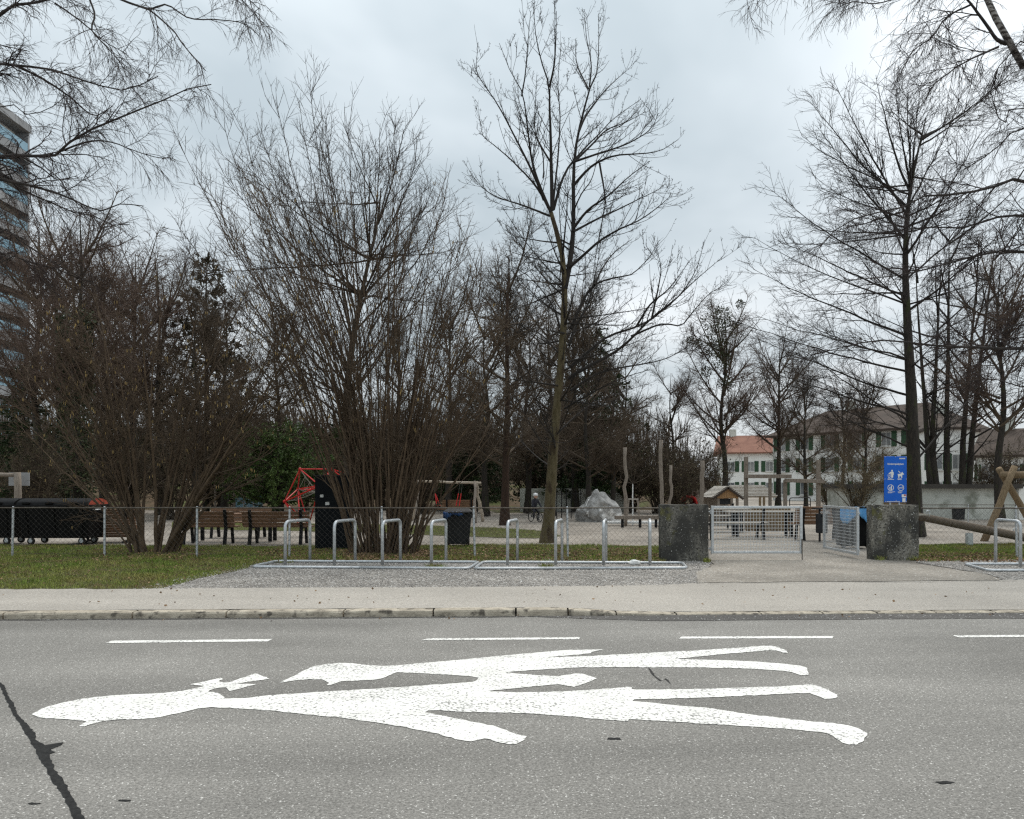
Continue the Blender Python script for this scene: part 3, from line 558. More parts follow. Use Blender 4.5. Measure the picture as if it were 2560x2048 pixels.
for (x, y, wd, h_, lab) in ((2362, 1957, 24, 4, 'dark stain on the bare road at lower right'), (1535, 1848, 22, 3, 'small dark stain below the larger figure dress'), (310, 2002, 18, 2.5, 'small dark stain right of the sealed crack'), (85, 2010, 20, 2.5, 'small dark stain left of the sealed crack')):
    marking('road_stain', [(x + math.cos(a) * wd * random.uniform(.7, 1.1), y + math.sin(a) * h_ * random.uniform(.6, 1.2)) for a in np.arange(0, 6.2, .4)], .003, lab, 'road stain', M['tar'], None, .004)

def hairline(label, pts, z, wd, m):
    q = rough_line([G(x, y, z) for x, y in pts], .12, .012); L_ = [p + Vector((0, wd * random.uniform(.3, 1))) for p in q] + [p - Vector((0, wd * random.uniform(.3, 1))) for p in reversed(q)]
    return tag(sheet('pavement_crack', L_, z, m, kind=None), label, 'crack')
hairline('dark joint line between pavement and driveway', ((1768, 1457.8), (1900, 1456.6), (2100, 1454.8), (2300, 1453.2), (2540, 1451)), .0985, .012, M['crack'])
hairline('hairline crack in the driveway left of the gate bolt', ((1790, 1433), (1830, 1428), (1880, 1431)), .0985, .006, M['crack'])
hairline('hairline crack in the driveway below the open gate leaf', ((2130, 1434), (2200, 1437), (2290, 1442)), .0985, .006, M['crack'])

# ------------------------------------------------------------------ gate pillars and gate
def pillar(label, x0, x1, y_top, Y, thick, m):
    a = A(x0, 1396, Y); b = A(x1, y_top, Y); c = ((a.x + b.x) / 2, Y + thick / 2, 0); t = thing('gate_pillar', label, 'pillar', (c[0], c[1], .0), group='concrete gate pillars')
    wd, hh = b.x - a.x, b.z; nx, nz = 8, 9; vs = []; fs = []
    m1 = MB(); m1.box((0, 0, hh / 2), (wd, thick, hh)); o = m1.build('block', m, t)
    bm = bmesh.new(); bm.from_mesh(o.data); bmesh.ops.subdivide_edges(bm, edges=bm.edges, cuts=7, use_grid_fill=True)
    for v in bm.verts:
        v.co += Vector((random.gauss(0, .004), random.gauss(0, .004), random.gauss(0, .004) if v.co.z > .1 else 0))
    bm.to_mesh(o.data); bm.free(); return t, (a.x, b.x, Y, hh)
pillL, pl = pillar('dark stained concrete pillar left of the gate', 1652, 1771, 1262, 16.1, .25, M['pillar_dark'])
pillR, pr = pillar('mossy grey concrete pillar below the blue sign', 2181, 2297, 1263, 16.35, .27, M['pillar'])
def gate_leaf(label, a, b, z0, z1, bolt=False, handle=False):
    """a = hinge foot, b = free end (xy)"""
    a = Vector(a); b = Vector(b); d = (b - a); t = thing('gate_leaf', label, 'gate', (a.x, a.y, 0), math.atan2(d.y, d.x), 'leaves of the steel mesh gate'); L_ = d.length; r = .028
    for nm, p, q in (('stile', (r, 0, z0), (r, 0, z1)), ('stile', (L_ - r, 0, z0), (L_ - r, 0, z1)), ('top_rail', (2 * r, 0, z1 - r), (L_ - 2 * r, 0, z1 - r)), ('bottom_rail', (2 * r, 0, z0 + r), (L_ - 2 * r, 0, z0 + r))):
        MB().bar(p, q, .052, .05).build(nm, M['steel'], t, bevel=.005)
    wm = MB(); k = int((L_ - .1) / .062)
    for i in range(1, k): x = .055 + (L_ - .11) * i / k; wm.tube([(x, .004, z0 + .05), (x, .004, z1 - .05)], .0042, 4, False)
    k = int((z1 - z0 - .1) / .066)
    for i in range(1, k): z = z0 + .05 + (z1 - z0 - .1) * i / k; wm.tube([(.05, -.003, z), (L_ - .05, -.003, z)], .0052, 4, False)
    wm.build('wire_mesh', M['steel_bright'], t)['kind'] = 'stuff'
    for z in (z0 + .1, z1 - .12): MB().tube([(-.07, 0, z), (.0, 0, z)], .014, 6).tube([(-.01, 0, z - .04), (-.01, 0, z + .04)], .02, 8).build('hinge', M['steel'], t)
    if bolt: MB().tube([(L_ - .02, -.04, z0 + .3), (L_ - .02, -.04, .10)], .011, 6).build('drop_bolt', M['rail'], t)
    if handle: MB().tube(arc([(L_ - .03, .09, z1 - .16), (L_ - .03, -.09, z1 - .16), (L_ - .13, -.09, z1 - .16)], .03), .013, 6).build('handle', M['steel'], t)
    return t
gate_leaf('closed steel mesh gate leaf beside the dark left pillar', (4.04, 16.25), (5.9, 16.25), .225, 1.195, bolt=True)
gate_leaf('steel mesh gate leaf swung open in front of the light blue bin bag', (7.12, 16.45), (7.13, 18.3), .17, 1.16, handle=True)

# ------------------------------------------------------------------ chain link fence
def chain_panel(L_, h, z0):
    mb = MB(); s = .115; n = int((L_ + h) / s) + 1
    for k in range(n + 1):
        c = k * s
        for sg in (1, -1):
            x0, x1 = max(0, c - h), min(L_, c)
            if x1 - x0 < .02: continue
            za_, zb_ = (x0 - (c - h), x1 - (c - h))
            if sg < 0: za_, zb_ = h - za_, h - zb_
            mb.tube([(x0, .004 * sg, z0 + za_), (x1, .004 * sg, z0 + zb_)], .0017, 3, False)
    return mb
def fence(label, p0, p1, n, zt, end_posts=(True, True), r=.024):
    p0 = Vector(p0); p1 = Vector(p1); d = p1 - p0; t = thing('chain_link_fence', label, 'fence', (p0.x, p0.y, .0), math.atan2(d.y, d.x)); L_ = d.length / n
    post = None
    for i in range(n + 1):
        if (i == 0 and not end_posts[0]) or (i == n and not end_posts[1]): continue
        if post is None: o = post = MB().tube([(0, 0, .03), (0, 0, zt - .02), (0, 0, zt)], [r, r, r * .6], 10).build('post', M['steel'], t)
        else: o = post.copy(); COL.objects.link(o)
        o.location = (i * L_, .0, 0); o.rotation_euler = (random.gauss(0, .01), random.gauss(0, .012), 0)
    MB().tube([(i * L_ * n / (n * 3), -.03 + random.uniform(-.004, .004), zt - .03 + random.uniform(-.006, .004)) for i in range(n * 3 + 1)], .015, 6).build('top_rail', M['rail'], t)
    MB().tube([(0, -.028, .15), (L_ * n, -.028, .15)], .003, 4).build('tension_wire', M['wire'], t)
    pan = None
    for i in range(n):
        if pan is None: o = pan = chain_panel(L_, zt - .16, .12).build('wire_mesh', M['wire'], t); o['kind'] = 'stuff'
        else: o = pan.copy(); COL.objects.link(o)
        o.location = (i * L_, -.03, 0)
    return t
fence('chain link fence with galvanised posts running left from the gate pillar', (-10.69 - 3.96, 17.15), (3.17, 17.0), 9, 1.165, (True, True))
fence('chain link fence right of the mossy gate pillar', (8.55, 16.75), (12.6, 16.75), 2, 1.165, (False, True))
fence('thin dark fence in front of the garden wall', A(2180, 1215, 33)[:2], A(2660, 1215, 33)[:2], 4, .85)

# ------------------------------------------------------------------ bike stands
def rack(label, fl, fr, rr_, rl, hoops):
    c = (fl + fr) / 2; t = thing('bike_stand', label, 'bike rack', (c.x, c.y, .09), group='galvanised bike stands'); o = (c.x, c.y, .09)
    pts = arc([(fl + fr) / 2, fl, rl, rr_, fr, (fl + fr) / 2], .14); MB(o).tube(pts, .027, 8).build('base_frame', M['steel'], t, True)
    for (xf, xr, Yf, Yr, zt) in hoops:
        f0 = Vector((xf, Yf, .11)); r0 = Vector((xr, Yr, .11)); up = Vector((0, 0, zt - .11))
        h = MB(o).tube(arc([f0, f0 + up, r0 + up, r0], .13), .030, 10).build('hoop', M['steel'], t, True)
        for p, sg, dz in ((f0, 1, .40), (r0, -1, .46)):
            ctr = p + Vector((.0, .045 * sg, dz)); MB(o).tube([ctr + Vector((.0, math.cos(a) * .03, math.sin(a) * .03)) for a in np.linspace(0, 6.283, 13)], .006, 5, False).build('lug', M['steel'], h)
    return t
def hp(xf, xr, Yf=15.05, Yr=15.9, zt=.93): return ((xf - 1280) * Yf / F, (xr - 1280) * Yr / F, Yf, Yr, zt)
zf = .112
rack('long galvanised bike stand with four hoops in front of the big hazel', G(630, 1417, zf), G(1172, 1421, zf), G(1197, 1405, zf), G(690, 1403, zf), [hp(713, 775), hp(836, 888), hp(956, 1001), hp(1078.5, 1115)])
rack('long galvanised bike stand with four hoops left of the dark gate pillar', G(1186, 1421, zf), G(1717, 1420, zf), G(1706, 1407, zf), G(1207, 1405, zf), [hp(1269, 1293.5), hp(1389, 1405), hp(1509, 1515), hp(1625, 1624)])
rack('bike stand at the right edge of the picture', G(2470, 1426, zf), G(2830, 1426, zf), G(2790, 1410, zf), G(2411, 1410, zf), [hp(2551, 2489, 14.75, 15.5, .95), hp(2672, 2606, 14.75, 15.5, .95)])
b = G(1586, 1411, .1); bm_ = MB(b)
def blob(mb, c, rx, ry, rz, n=10, k=6, j=.18):
    vs = []; fs = []
    for i in range(k + 1):
        th = math.pi * i / k
        for q in range(n): a = 2 * math.pi * q / n; s = 1 + random.uniform(-j, j); vs.append((c[0] + rx * math.sin(th) * math.cos(a) * s, c[1] + ry * math.sin(th) * math.sin(a) * s, c[2] + rz * math.cos(th) * s))
    fs = [(i * n + q, i * n + (q + 1) % n, (i + 1) * n + (q + 1) % n, (i + 1) * n + q) for i in range(k) for q in range(n)]; return mb.add(vs, fs)
blob(bm_, (b.x, b.y, .14), .11, .08, .05, j=.25); o = bm_.build('litter_bag', M['white']); o.location = b; tag(o, 'crumpled white paper bag lying on the bike stand frame', 'litter')

# ------------------------------------------------------------------ blue playground sign
YS = 16.42; s0 = A(2211, 1256, YS); s1 = A(2267, 1141, YS); sw, sh_ = s1.x - s0.x, s1.z - s0.z
sign = thing('playground_sign', 'tall blue information sign with white pictograms on the mossy pillar', 'sign', (s0.x, YS, s0.z), R(0))
pl_ = MB().box((sw / 2, .012, sh_ / 2), (sw, .022, sh_)).build('panel', M['sign_blue'], sign, bevel=.006)
MB().tube([(sw * .3, .04, -.32), (sw * .3, .04, sh_ * .9)], .017, 8).build('post', M['steel'], sign); MB().tube([(sw * .7, .04, -.32), (sw * .7, .04, sh_ * .9)], .017, 8).build('post', M['steel'], sign)
bz = lambda x: (x - 345) / 640 * sw          # from the enlarged photo of the sign
bh = lambda y: sh_ - (y - 235) / 1300 * sh_
def flat(name, polys, m=None, y=-.002):
    mb = MB()
    for poly in polys:
        mb.prism([(bz(px), bh(py)) for px, py in poly], lambda p: (p[0], y, p[1]), lambda p: (p[0], y + .0012, p[1]))
    return mb.build(name, m or M['white'], pl_)
def ring(cx, cy, r0, r1, n=24): return [[(cx + math.cos(a) * r0, cy + math.sin(a) * r0), (cx + math.cos(a) * r1, cy + math.sin(a) * r1), (cx + math.cos(c) * r1, cy + math.sin(c) * r1), (cx + math.cos(c) * r0, cy + math.sin(c) * r0)] for a, c in ((2 * math.pi * i / n, 2 * math.pi * (i + 1) / n) for i in range(n))]
def disc(cx, cy, r, n=14): return [(cx + math.cos(2 * math.pi * i / n) * r, cy + math.sin(2 * math.pi * i / n) * r) for i in range(n)]
flat('litter_pictogram', [disc(562, 640, 24), [(540, 668), (585, 665), (608, 690), (612, 750), (598, 758), (592, 838), (538, 838), (535, 715), (490, 738), (465, 742), (460, 725), (500, 690)], [(437, 752), (452, 752), (462, 822), (500, 822), (512, 735), (524, 735), (510, 840), (455, 840)], [(470, 752), (480, 748), (496, 790), (488, 796)]])
flat('dog_pictogram', [[(722, 728), (735, 735), (760, 733), (815, 722), (855, 672), (868, 700), (903, 742), (898, 754), (868, 752), (850, 790), (858, 838), (820, 838), (808, 795), (775, 790), (775, 838), (735, 838), (738, 790), (728, 762)], [(735, 645), (752, 650), (812, 705), (800, 716), (745, 672)]])
flat('fireworks_pictogram', ring(524, 1122, 74, 90) + [[(540, 1060), (560, 1075), (560, 1185), (530, 1190), (520, 1110)], [(470, 1095), (515, 1125), (525, 1150), (500, 1130), (478, 1120)], [(490, 1135), (520, 1165), (515, 1185), (480, 1160)]])
flat('smoking_pictogram', ring(815, 1122, 74, 90) + [[(760, 1118), (870, 1118), (870, 1140), (760, 1140)], [(845, 1085), (860, 1080), (868, 1108), (856, 1110)]])
flat('caption', [[(x, y), (x + w_, y), (x + w_, y + 13), (x, y + 13)] for x, y, w_ in ((436, 862, 130), (436, 885, 184), (722, 862, 120), (722, 885, 112), (440, 1234, 205), (440, 1260, 128), (725, 1234, 138), (735, 1260, 104), (765, 282, 172), (765, 300, 172), (410, 1506, 380))])
flat('sticker', [[(838, 1310), (968, 1310), (968, 1395), (838, 1395)]], y=-.004); flat('sticker', [[(855, 1415), (945, 1415), (945, 1525), (855, 1525)]], y=-.004)
flat('sticker_patch', [[(898, 1318), (962, 1318), (962, 1350), (898, 1350)]], M['red'], -.006)
flat('bolt', [disc(x, y, 11, 8) for x, y in ((365, 250), (965, 250), (660, 246), (362, 876), (968, 876), (378, 1512), (972, 1512), (678, 1482))], M['steel'])
tx = bpy.data.curves.new('title', 'FONT'); tx.body = 'Kinderspielplatz'; tx.size = .062; tx.offset = .0012; tx.align_x = 'CENTER'; to = bpy.data.objects.new('title', tx); COL.objects.link(to)
bpy.context.view_layer.update(); me = bpy.data.meshes.new_from_object(to.evaluated_get(bpy.context.evaluated_depsgraph_get())); bpy.data.objects.remove(to)
xsz = [v.co.x for v in me.vertices]; sc_ = (bz(890) - bz(432)) / (max(xsz) - min(xsz))
for v in me.vertices: v.co = Vector((v.co.x * sc_ + (bz(890) + bz(432)) / 2, -.002, v.co.y * sc_ * 1.05 + bh(475)))
me.name = 'title'; link('title', me, M['white'], pl_)
# ---- the tall maple behind the fence (limbs traced; depth given to each)
def z3(zx, zy): return 1100 + zx / 2.156, zy / 2.156
def z6(zx, zy): return 1200 + zx / 2.654, 600 + zy / 2.654
def limb_px(pts, Y0, spread, conv=lambda x, y: (x, y)):
    """points in the photo; the limb runs off in depth as far as it runs sideways, one way or the other"""
    n = len(pts); o = []; sgn = random.choice((-1, 1)) * random.uniform(.3, 1) * spread
    for i, p in enumerate(pts):
        x, y = conv(*p); o.append(A(x, y, Y0 + sgn * (i / (n - 1)) ** 1.2))
    return o
YM = 21.4
trunkM = [A(*p, YM) for p in ((1366, 1362), (1374, 1290), (1383, 1180), (1398, 1010), (1411, 850), (1414, 720), (1403, 610), (1382, 540), (1378, 520))]
LM = []
for pts, r0 in ((((600,1150),(520,1010),(400,880),(300,790),(230,730),(218,660)), 5), (((600,1150),(540,1010),(490,850),(445,520),(380,390),(315,230)), 6),
    (((605,1135),(600,880),(592,620),(588,460),(545,320),(515,150),(512,5)), 8), (((590,470),(615,350),(625,200),(627,60)), 4), (((612,1130),(650,990),(700,890),(780,800),(860,720),(940,640),(1080,540)), 5),
    (((560,1080),(500,930),(330,600),(230,450),(195,390),(205,240)), 5), (((440,520),(460,400),(475,230),(490,60)), 3), (((600,880),(540,780),(510,700),(515,500),(520,400)), 3.5),
    (((592,1165),(450,1110),(280,1050),(165,945)), 4), (((610,1100),(640,800),(650,620),(640,450),(660,230)), 4), (((555,960),(560,900),(540,780),(430,560),(420,400)), 2.5)):
    LM.append((limb_px(pts, YM, 1.6, z3), PX(r0 * .74, YM), PX(.55, YM)))
for pts, r0 in ((((672,1560),(700,1400),(715,1200),(715,900),(745,700),(800,480),(840,370),(850,80)), 11), (((745,720),(790,620),(880,500),(950,430),(1000,390)), 4), (((800,480),(760,400),(735,330),(728,210)), 3), (((805,470),(815,350),(790,200),(780,90)), 3),
    (((715,880),(830,770),(900,700),(1000,660),(1110,600)), 4.5), (((730,870),(850,830),(1000,780),(1130,700),(1175,610)), 4), (((720,1000),(790,920),(860,870),(960,835),(1170,815),(1285,750)), 5),
    (((720,1230),(800,1130),(900,1060),(1010,960),(1130,870)), 5), (((718,1250),(850,1180),(960,1130),(1060,1080),(1180,1020),(1215,990)), 4.5), (((700,1440),(780,1370),(860,1300),(960,1240),(1090,1180),(1220,1080),(1245,1040)), 5.5),
    (((720,1140),(760,1050),(820,960),(860,800)), 3), (((860,880),(890,1060),(880,1160),(850,1330),(820,1540)), 3.5)):
    LM.append((limb_px(pts, YM, 2.0, z3), PX(r0 * .74, YM), PX(.55, YM)))
for pts, r0 in ((((605,590),(680,410),(760,300),(900,250),(1010,225),(1120,120),(1190,0)), 6), (((760,300),(820,180),(900,80),(1010,0)), 4), (((600,840),(720,740),(850,640),(1080,560),(1290,400),(1420,220),(1480,10)), 6),
    (((585,920),(700,850),(900,745),(1020,640),(1140,520),(1290,400),(1440,260),(1600,120)), 7), (((600,1000),(800,880),(1050,830),(1200,800),(1330,740),(1480,640)), 5), (((1140,520),(1180,330),(1200,180),(1170,60)), 4),
    (((1000,640),(1200,560),(1330,570),(1400,490),(1520,360),(1640,300)), 4), (((560,1120),(680,1050),(850,960),(1000,900),(1130,860)), 4), (((590,700),(640,560),(720,420),(770,200),(800,20)), 5), (((1040,570),(1130,430),(1250,330),(1400,130)), 4),
    (((545,620),(470,420),(330,250),(220,180)), 3.5), (((530,760),(420,640),(300,570),(170,560)), 3), (((520,960),(420,880),(330,840),(250,860)), 3), (((470,1330),(600,1200),(760,1080),(940,1010),(1100,960)), 3.5)):
    LM.append((limb_px(pts, YM, 2.4, z6), PX(r0 * .74, YM), PX(.55, YM)))
for i in range(44):
    j = random.uniform(1.8, 6.2); k = int(j); s_ = trunkM[k].lerp(trunkM[k + 1], j - k); a = random.uniform(0, 6.28); q = random.uniform(.9, 3.0)
    LM.append((bez(s_, s_ + Vector((math.cos(a) * q, math.sin(a) * q, random.uniform(-.5, 2.2))), .25), PX(random.uniform(1.6, 3), YM), PX(.5, YM)))
UP = (0, 0, .55)
maple, mk = tree_thing('maple_tree', 'tall bare maple with mossy olive brown trunk behind the fence', None, trunkM[0] * 1, [(trunkM, PX(16, YM), PX(5, YM))], LM,
    [dict(n=620, t0=.15, t1=.99, ang=36, angsd=12, ln=(.6, 1.9), K=7, wob=.07, trop=UP, rr=.5, rmin=.006, rmax=.013),
     dict(n=1700, t0=.12, t1=1, ang=40, angsd=14, ln=(.25, .75), K=4, wob=.08, trop=(0, 0, 2.0), rr=.6, rmin=.005, rmax=.01),
     dict(n=2600, on=0, t0=.2, t1=1, ang=60, angsd=18, ln=(.12, .4), K=3, wob=.15, trop=(0, 0, 1.2), rr=.3, rmin=.0045, rmax=.007),
     dict(n=6500, on=2, t0=.1, t1=1, ang=55, angsd=20, ln=(.05, .15), K=2, wob=.2, trop=(0, 0, 1.5), rr=.8, rmin=.0045, rmax=.007, tip=.9)],
    M['bark_moss'], M['twig_dark'], M['twig_dark'], wob=.012)

# ---- stool shrubs (hazels): many stems from one base, twigs and catkins
def hazel(name, label, base, n, ends, rbase, levels, catkins, stem_r=(.016, .036), bd=(.1, -.75)):
    limbs = []
    for i in range(n):
        ex, ey, eY = ends(i); a = random.uniform(0, 2 * math.pi); q = rbase * math.sqrt(random.random())
        e_ = A(ex, ey, base[1] + eY); dirx = (e_.x - base[0])
        s_ = Vector((base[0] + .45 * rbase * math.cos(a) * q / rbase + np.clip(dirx * .16, -rbase * .5, rbase), base[1] + .35 * math.sin(a) * q, base[2]))
        limbs.append((bez(s_, e_, random.uniform(*bd)), random.uniform(*stem_r), .005))
    t, keep = tree_thing(name, label, None, base, [], limbs, levels, None, M['bark_hazel'], M['twig_hazel'], cat='shrub', limb_name='stem', wob=.05)
    P, Rr = keep[2]; k = rng.choice(len(P), catkins); C = P[k, -1]; C = np.repeat(C, 2, 0) + rng.normal(0, .02, (catkins * 2, 3))
    Q = np.stack([C, C + [0, 0, -.035], C + [0, 0, -.07]], 1); Rc = np.tile([.004, .008, .003], (len(C), 1))
    V, f = tubes(Q, Rc, 4); o = npmesh('catkins', V, f, M['catkin'], t); o['kind'] = 'stuff'
    return t
HZL = [dict(n=760, t0=.2, t1=1, ang=28, angsd=10, ln=(.8, 2.4), K=7, wob=.08, trop=(0, 0, .12), rr=.6, rmin=.009, rmax=.018),
       dict(n=3600, t0=.15, t1=1, ang=42, angsd=14, ln=(.35, 1.1), K=4, wob=.12, trop=(0, 0, .1), rr=.6, rmin=.0048, rmax=.01),
       dict(n=4800, t0=.1, t1=1, ang=46, angsd=18, ln=(.12, .4), K=3, wob=.15, trop=(0, 0, 0), rr=.8, rmin=.0032, rmax=.005)]
def endsB(i):
    u = random.uniform(-1, 1); x = 910 + 390 * math.copysign(abs(u) ** .85, u); y = random.uniform(400, 760) + 330 * abs(u) ** 2
    if x < 740: y = random.uniform(420, 640)
    return x, y, random.uniform(-1.4, 1.6)
hazel('hazel_shrub', 'big fan of brown hazel stems right of the black board', G(958, 1387) + Vector((0, .15, 0)), 100, endsB, .8, HZL, 160)
def endsL(i):
    u = random.uniform(-1, 1); x = 390 + 360 * math.copysign(abs(u) ** .8, u); y = random.uniform(600, 900) + 200 * abs(u) ** 2
    return x, y, random.uniform(-1.4, 1.6)
hazel('hazel_shrub', 'smaller hazel with yellowish catkins between dumpster and picnic benches', G(372, 1384), 38, endsL, .5,
      [dict(HZL[0], n=460, ang=36), dict(HZL[1], n=2600, ang=45), dict(HZL[2], n=3600)], 330, (.02, .05), (.05, -.45))

# ---- bare tree standing behind the big hazel
def crown_tree(name, label, group, base, forks, ends, trunk, levels, mt, ml, mw, spread=1.8, r=4, bend=.3, rtip=.006, K=16, extra=0):
    Y0 = base[1]; limbs = []
    for (sx, sy), (ex, ey) in zip(forks, ends):
        s_ = A(sx, sy, Y0); e_ = A(ex, ey, Y0 + random.uniform(-1, 1) * spread); limbs.append((bez(s_, e_, bend * random.uniform(.5, 1.2)), PX(r, Y0) * random.uniform(.7, 1), rtip))
    tp = trunk[0]
    for i in range(extra):
        j = random.uniform(2.0, len(tp) - 1.3); k = int(j); s_ = tp[k].lerp(tp[k + 1], j - k); a = random.uniform(0, 6.28); q = random.uniform(1.2, 3.6); limbs.append((bez(s_, s_ + Vector((math.cos(a) * q, math.sin(a) * q, random.uniform(-.2, 2.0))), .2), PX(r * .7, Y0), rtip))
    return tree_thing(name, label, group, base, [(trunk[0], trunk[1], trunk[2])], limbs, levels, mt, ml, mw, K=K, wob=.055)
YA = 22.5; bA = G(868, 1349)
trA = [bA] + [A(*p, YA) for p in ((872, 1180), (866, 1000), (880, 860), (902, 740), (925, 640), (945, 560), (955, 470))]
endsA = [(462, 345), (500, 440), (545, 315), (600, 330), (650, 300), (705, 262), (745, 250), (775, 215), (820, 290), (860, 330), (905, 335), (950, 310), (985, 315), (1010, 330), (1050, 400), (1085, 440), (1125, 500), (1150, 600), (430, 560), (470, 620), (640, 450), (800, 400), (890, 420), (1010, 480)]
fk = [(868, 960), (868, 1000), (867, 960), (870, 930), (872, 920), (880, 850), (880, 840), (885, 820), (890, 790), (895, 770), (925, 640), (935, 600), (945, 560), (945, 560), (925, 650), (900, 750), (885, 830), (870, 930), (867, 1030), (867, 1050), (870, 930), (880, 850), (925, 640), (900, 750)]
for i in range(26):
    u = random.uniform(-1, 1); endsA.append((800 + 340 * u, random.uniform(290, 620) + 170 * u * u)); fk.append(random.choice(((870, 940), (880, 860), (890, 800), (905, 740), (925, 650), (867, 1000))))
TW = [dict(n=900, t0=.15, t1=1, ang=32, angsd=10, ln=(.9, 2.4), K=7, wob=.08, trop=(0, 0, .3), rr=.5, rmin=.008, rmax=.02),
      dict(n=4200, t0=.1, t1=1, ang=38, angsd=14, ln=(.35, 1.0), K=4, wob=.1, trop=(0, 0, .5), rr=.6, rmin=.005, rmax=.009),
      dict(n=7000, t0=.1, t1=1, ang=42, angsd=16, ln=(.12, .42), K=3, wob=.15, trop=(0, 0, .3), rr=.8, rmin=.0035, rmax=.0055)]
crown_tree('alder_tree', 'bare grey barked tree rising behind the big hazel', None, bA, fk, endsA, (trA, PX(17, YA), PX(1.5, YA)), TW, M['bark'], M['twig'], M['twig'], 2.4, extra=14, r=3)

# ---- straight trunked tree right of the blue sign
YR = 24.0; bR = Vector((*A(2288, 1330, YR)[:2], .09))
trR = [bR] + [A(*p, YR) for p in ((2284, 1150), (2276, 950), (2266, 780), (2262, 640), (2272, 500), (2290, 400), (2312, 300))]
fkR = [(2272, 500), (2275, 480), (2268, 540), (2270, 520), (2264, 600), (2264, 700), (2264, 760), (2264, 740), (2268, 840), (2272, 900), (2274, 930), (2276, 990), (2280, 1040), (2282, 1080), (2282, 1060), (2264, 640), (2264, 700), (2266, 780), (2272, 880), (2280, 1120), (2282, 1160), (2270, 520), (2275, 470)]
enR = [(2300, 210), (2190, 190), (2100, 215), (2030, 260), (2050, 330), (1935, 480), (1885, 590), (1950, 600), (1890, 680), (1900, 790), (1850, 790), (1900, 850), (1920, 930), (1990, 960), (2010, 880), (2450, 330), (2500, 420), (2530, 560), (2550, 700), (2020, 985), (2440, 960), (2390, 250), (2230, 240)]
crown_tree('alder_tree', 'tall bare tree with straight dark trunk behind the blue sign', None, bR, fkR, enR, (trR, PX(21, YR), PX(1.2, YR)),
           [dict(TW[0], n=800, trop=(0, 0, .1)), dict(TW[1], n=4200, trop=(0, 0, .1)), dict(TW[2], n=8500)], M['bark_dark'], M['twig_dark'], M['twig_dark'], 2.4, r=3.6, bend=.15, extra=34)

# ---- weeping birches: trunks just outside the picture, limbs hanging in
def zl(zx, zy): return zx / 2.3956, zy / 2.3956
def zr(zx, zy): return 1700 + zx / 2.464, zy / 2.464
def zq(zx, zy): return 2200 + zx / 2.45, 600 + zy / 2.45
BIRCH = [dict(n=400, t0=.1, t1=1, ang=42, angsd=14, ln=(.5, 1.6), K=7, wob=.15, trop=(0, 0, -.25), rr=.55, rmin=.007, rmax=.016),
         dict(n=3700, t0=.1, t1=1, ang=45, angsd=16, ln=(.3, .9), K=5, wob=.13, trop=(0, 0, -2.0), rr=.6, rmin=.0033, rmax=.006),
         dict(n=9500, t0=.1, t1=1, ang=32, angsd=16, ln=(.12, .38), K=3, wob=.14, trop=(0, 0, -3.2), rr=.8, rmin=.0026, rmax=.004)]
YB = 15.2; bB = Vector((-11.6, 15.4, .09))
trB = [bB, bB + Vector((.1, 0, 3)), bB + Vector((.05, .1, 6)), bB + Vector((.3, 0, 9)), bB + Vector((.2, .1, 13))]
def tb(z, Y=15.4): return (-11.45, Y, z)
def blimb(z, pts, r0, r1, Y0, Y1, conv):
    n = len(pts); o = [Vector((bB.x + .1, bB.y, z))] if z else []
    for i, p in enumerate(pts): o.append(A(*conv(*p), Y0 + (Y1 - Y0) * i / (n - 1)))
    return (o, PX(r0, YB), PX(r1, YB))
LB = [blimb(9.2, ((0,80),(200,30),(360,-10),(520,-60)), 6, 2, 15, 14.2, zl), blimb(8.6, ((0,370),(100,395),(230,400),(400,450),(600,515),(760,550),(860,520),(950,470)), 5, 1, 15, 14, zl),
      blimb(0, ((100,395),(250,470),(400,570),(540,690),(600,690),(680,640)), 3.4, 1, 15, 15.8, zl), blimb(6.9, ((0,920),(120,940),(220,920),(350,910),(390,850),(560,750),(800,660),(950,600),(1100,540),(1250,510)), 6, 1, 15, 13.6, zl),
      blimb(6.2, ((0,1020),(70,1075),(150,1140),(300,1210),(480,1290),(600,1310),(720,1370),(800,1360)), 5, 1, 15, 16, zl), blimb(0, ((0,1075),(250,1130),(400,1180),(550,1250),(640,1270),(720,1230),(870,1240)), 4, 1, 15, 14.4, zl),
      blimb(5.2, ((0,1395),(150,1460),(300,1550),(430,1630),(560,1700)), 4.5, 1, 15.2, 16, zl), blimb(0, ((520,-40),(570,90),(550,180),(620,260),(700,340),(760,420)), 2.6, 1, 14.4, 14, zl),
      blimb(0, ((640,-60),(720,0),(890,60),(980,130),(1040,180),(1100,260),(1180,350),(1240,420)), 3, 1, 14.4, 13.6, zl), blimb(0, ((890,60),(1000,30),(1130,110),(1300,120),(1450,140),(1540,210)), 2, .8, 14.2, 13.6, zl),
      blimb(0, ((330,20),(450,100),(560,190),(640,260),(760,330)), 2.4, .8, 14.8, 14.2, zl), blimb(0, ((350,910),(550,850),(700,870),(850,930),(980,960)), 2.5, .8, 14.8, 14.6, zl), blimb(0, ((130,940),(250,1010),(350,1080),(440,1060)), 2.5, .8, 15, 15.4, zl),
      blimb(0, ((1100,-60),(1300,-30),(1450,-20),(1560,60)), 2, .8, 14, 13.4, zl), blimb(4.4, ((0,1560),(180,1560),(330,1600),(520,1680)), 3, .8, 15.2, 16.2, zl), blimb(7.6, ((0,640),(160,690),(320,640),(420,560)), 2.6, .8, 15.3, 16, zl)]
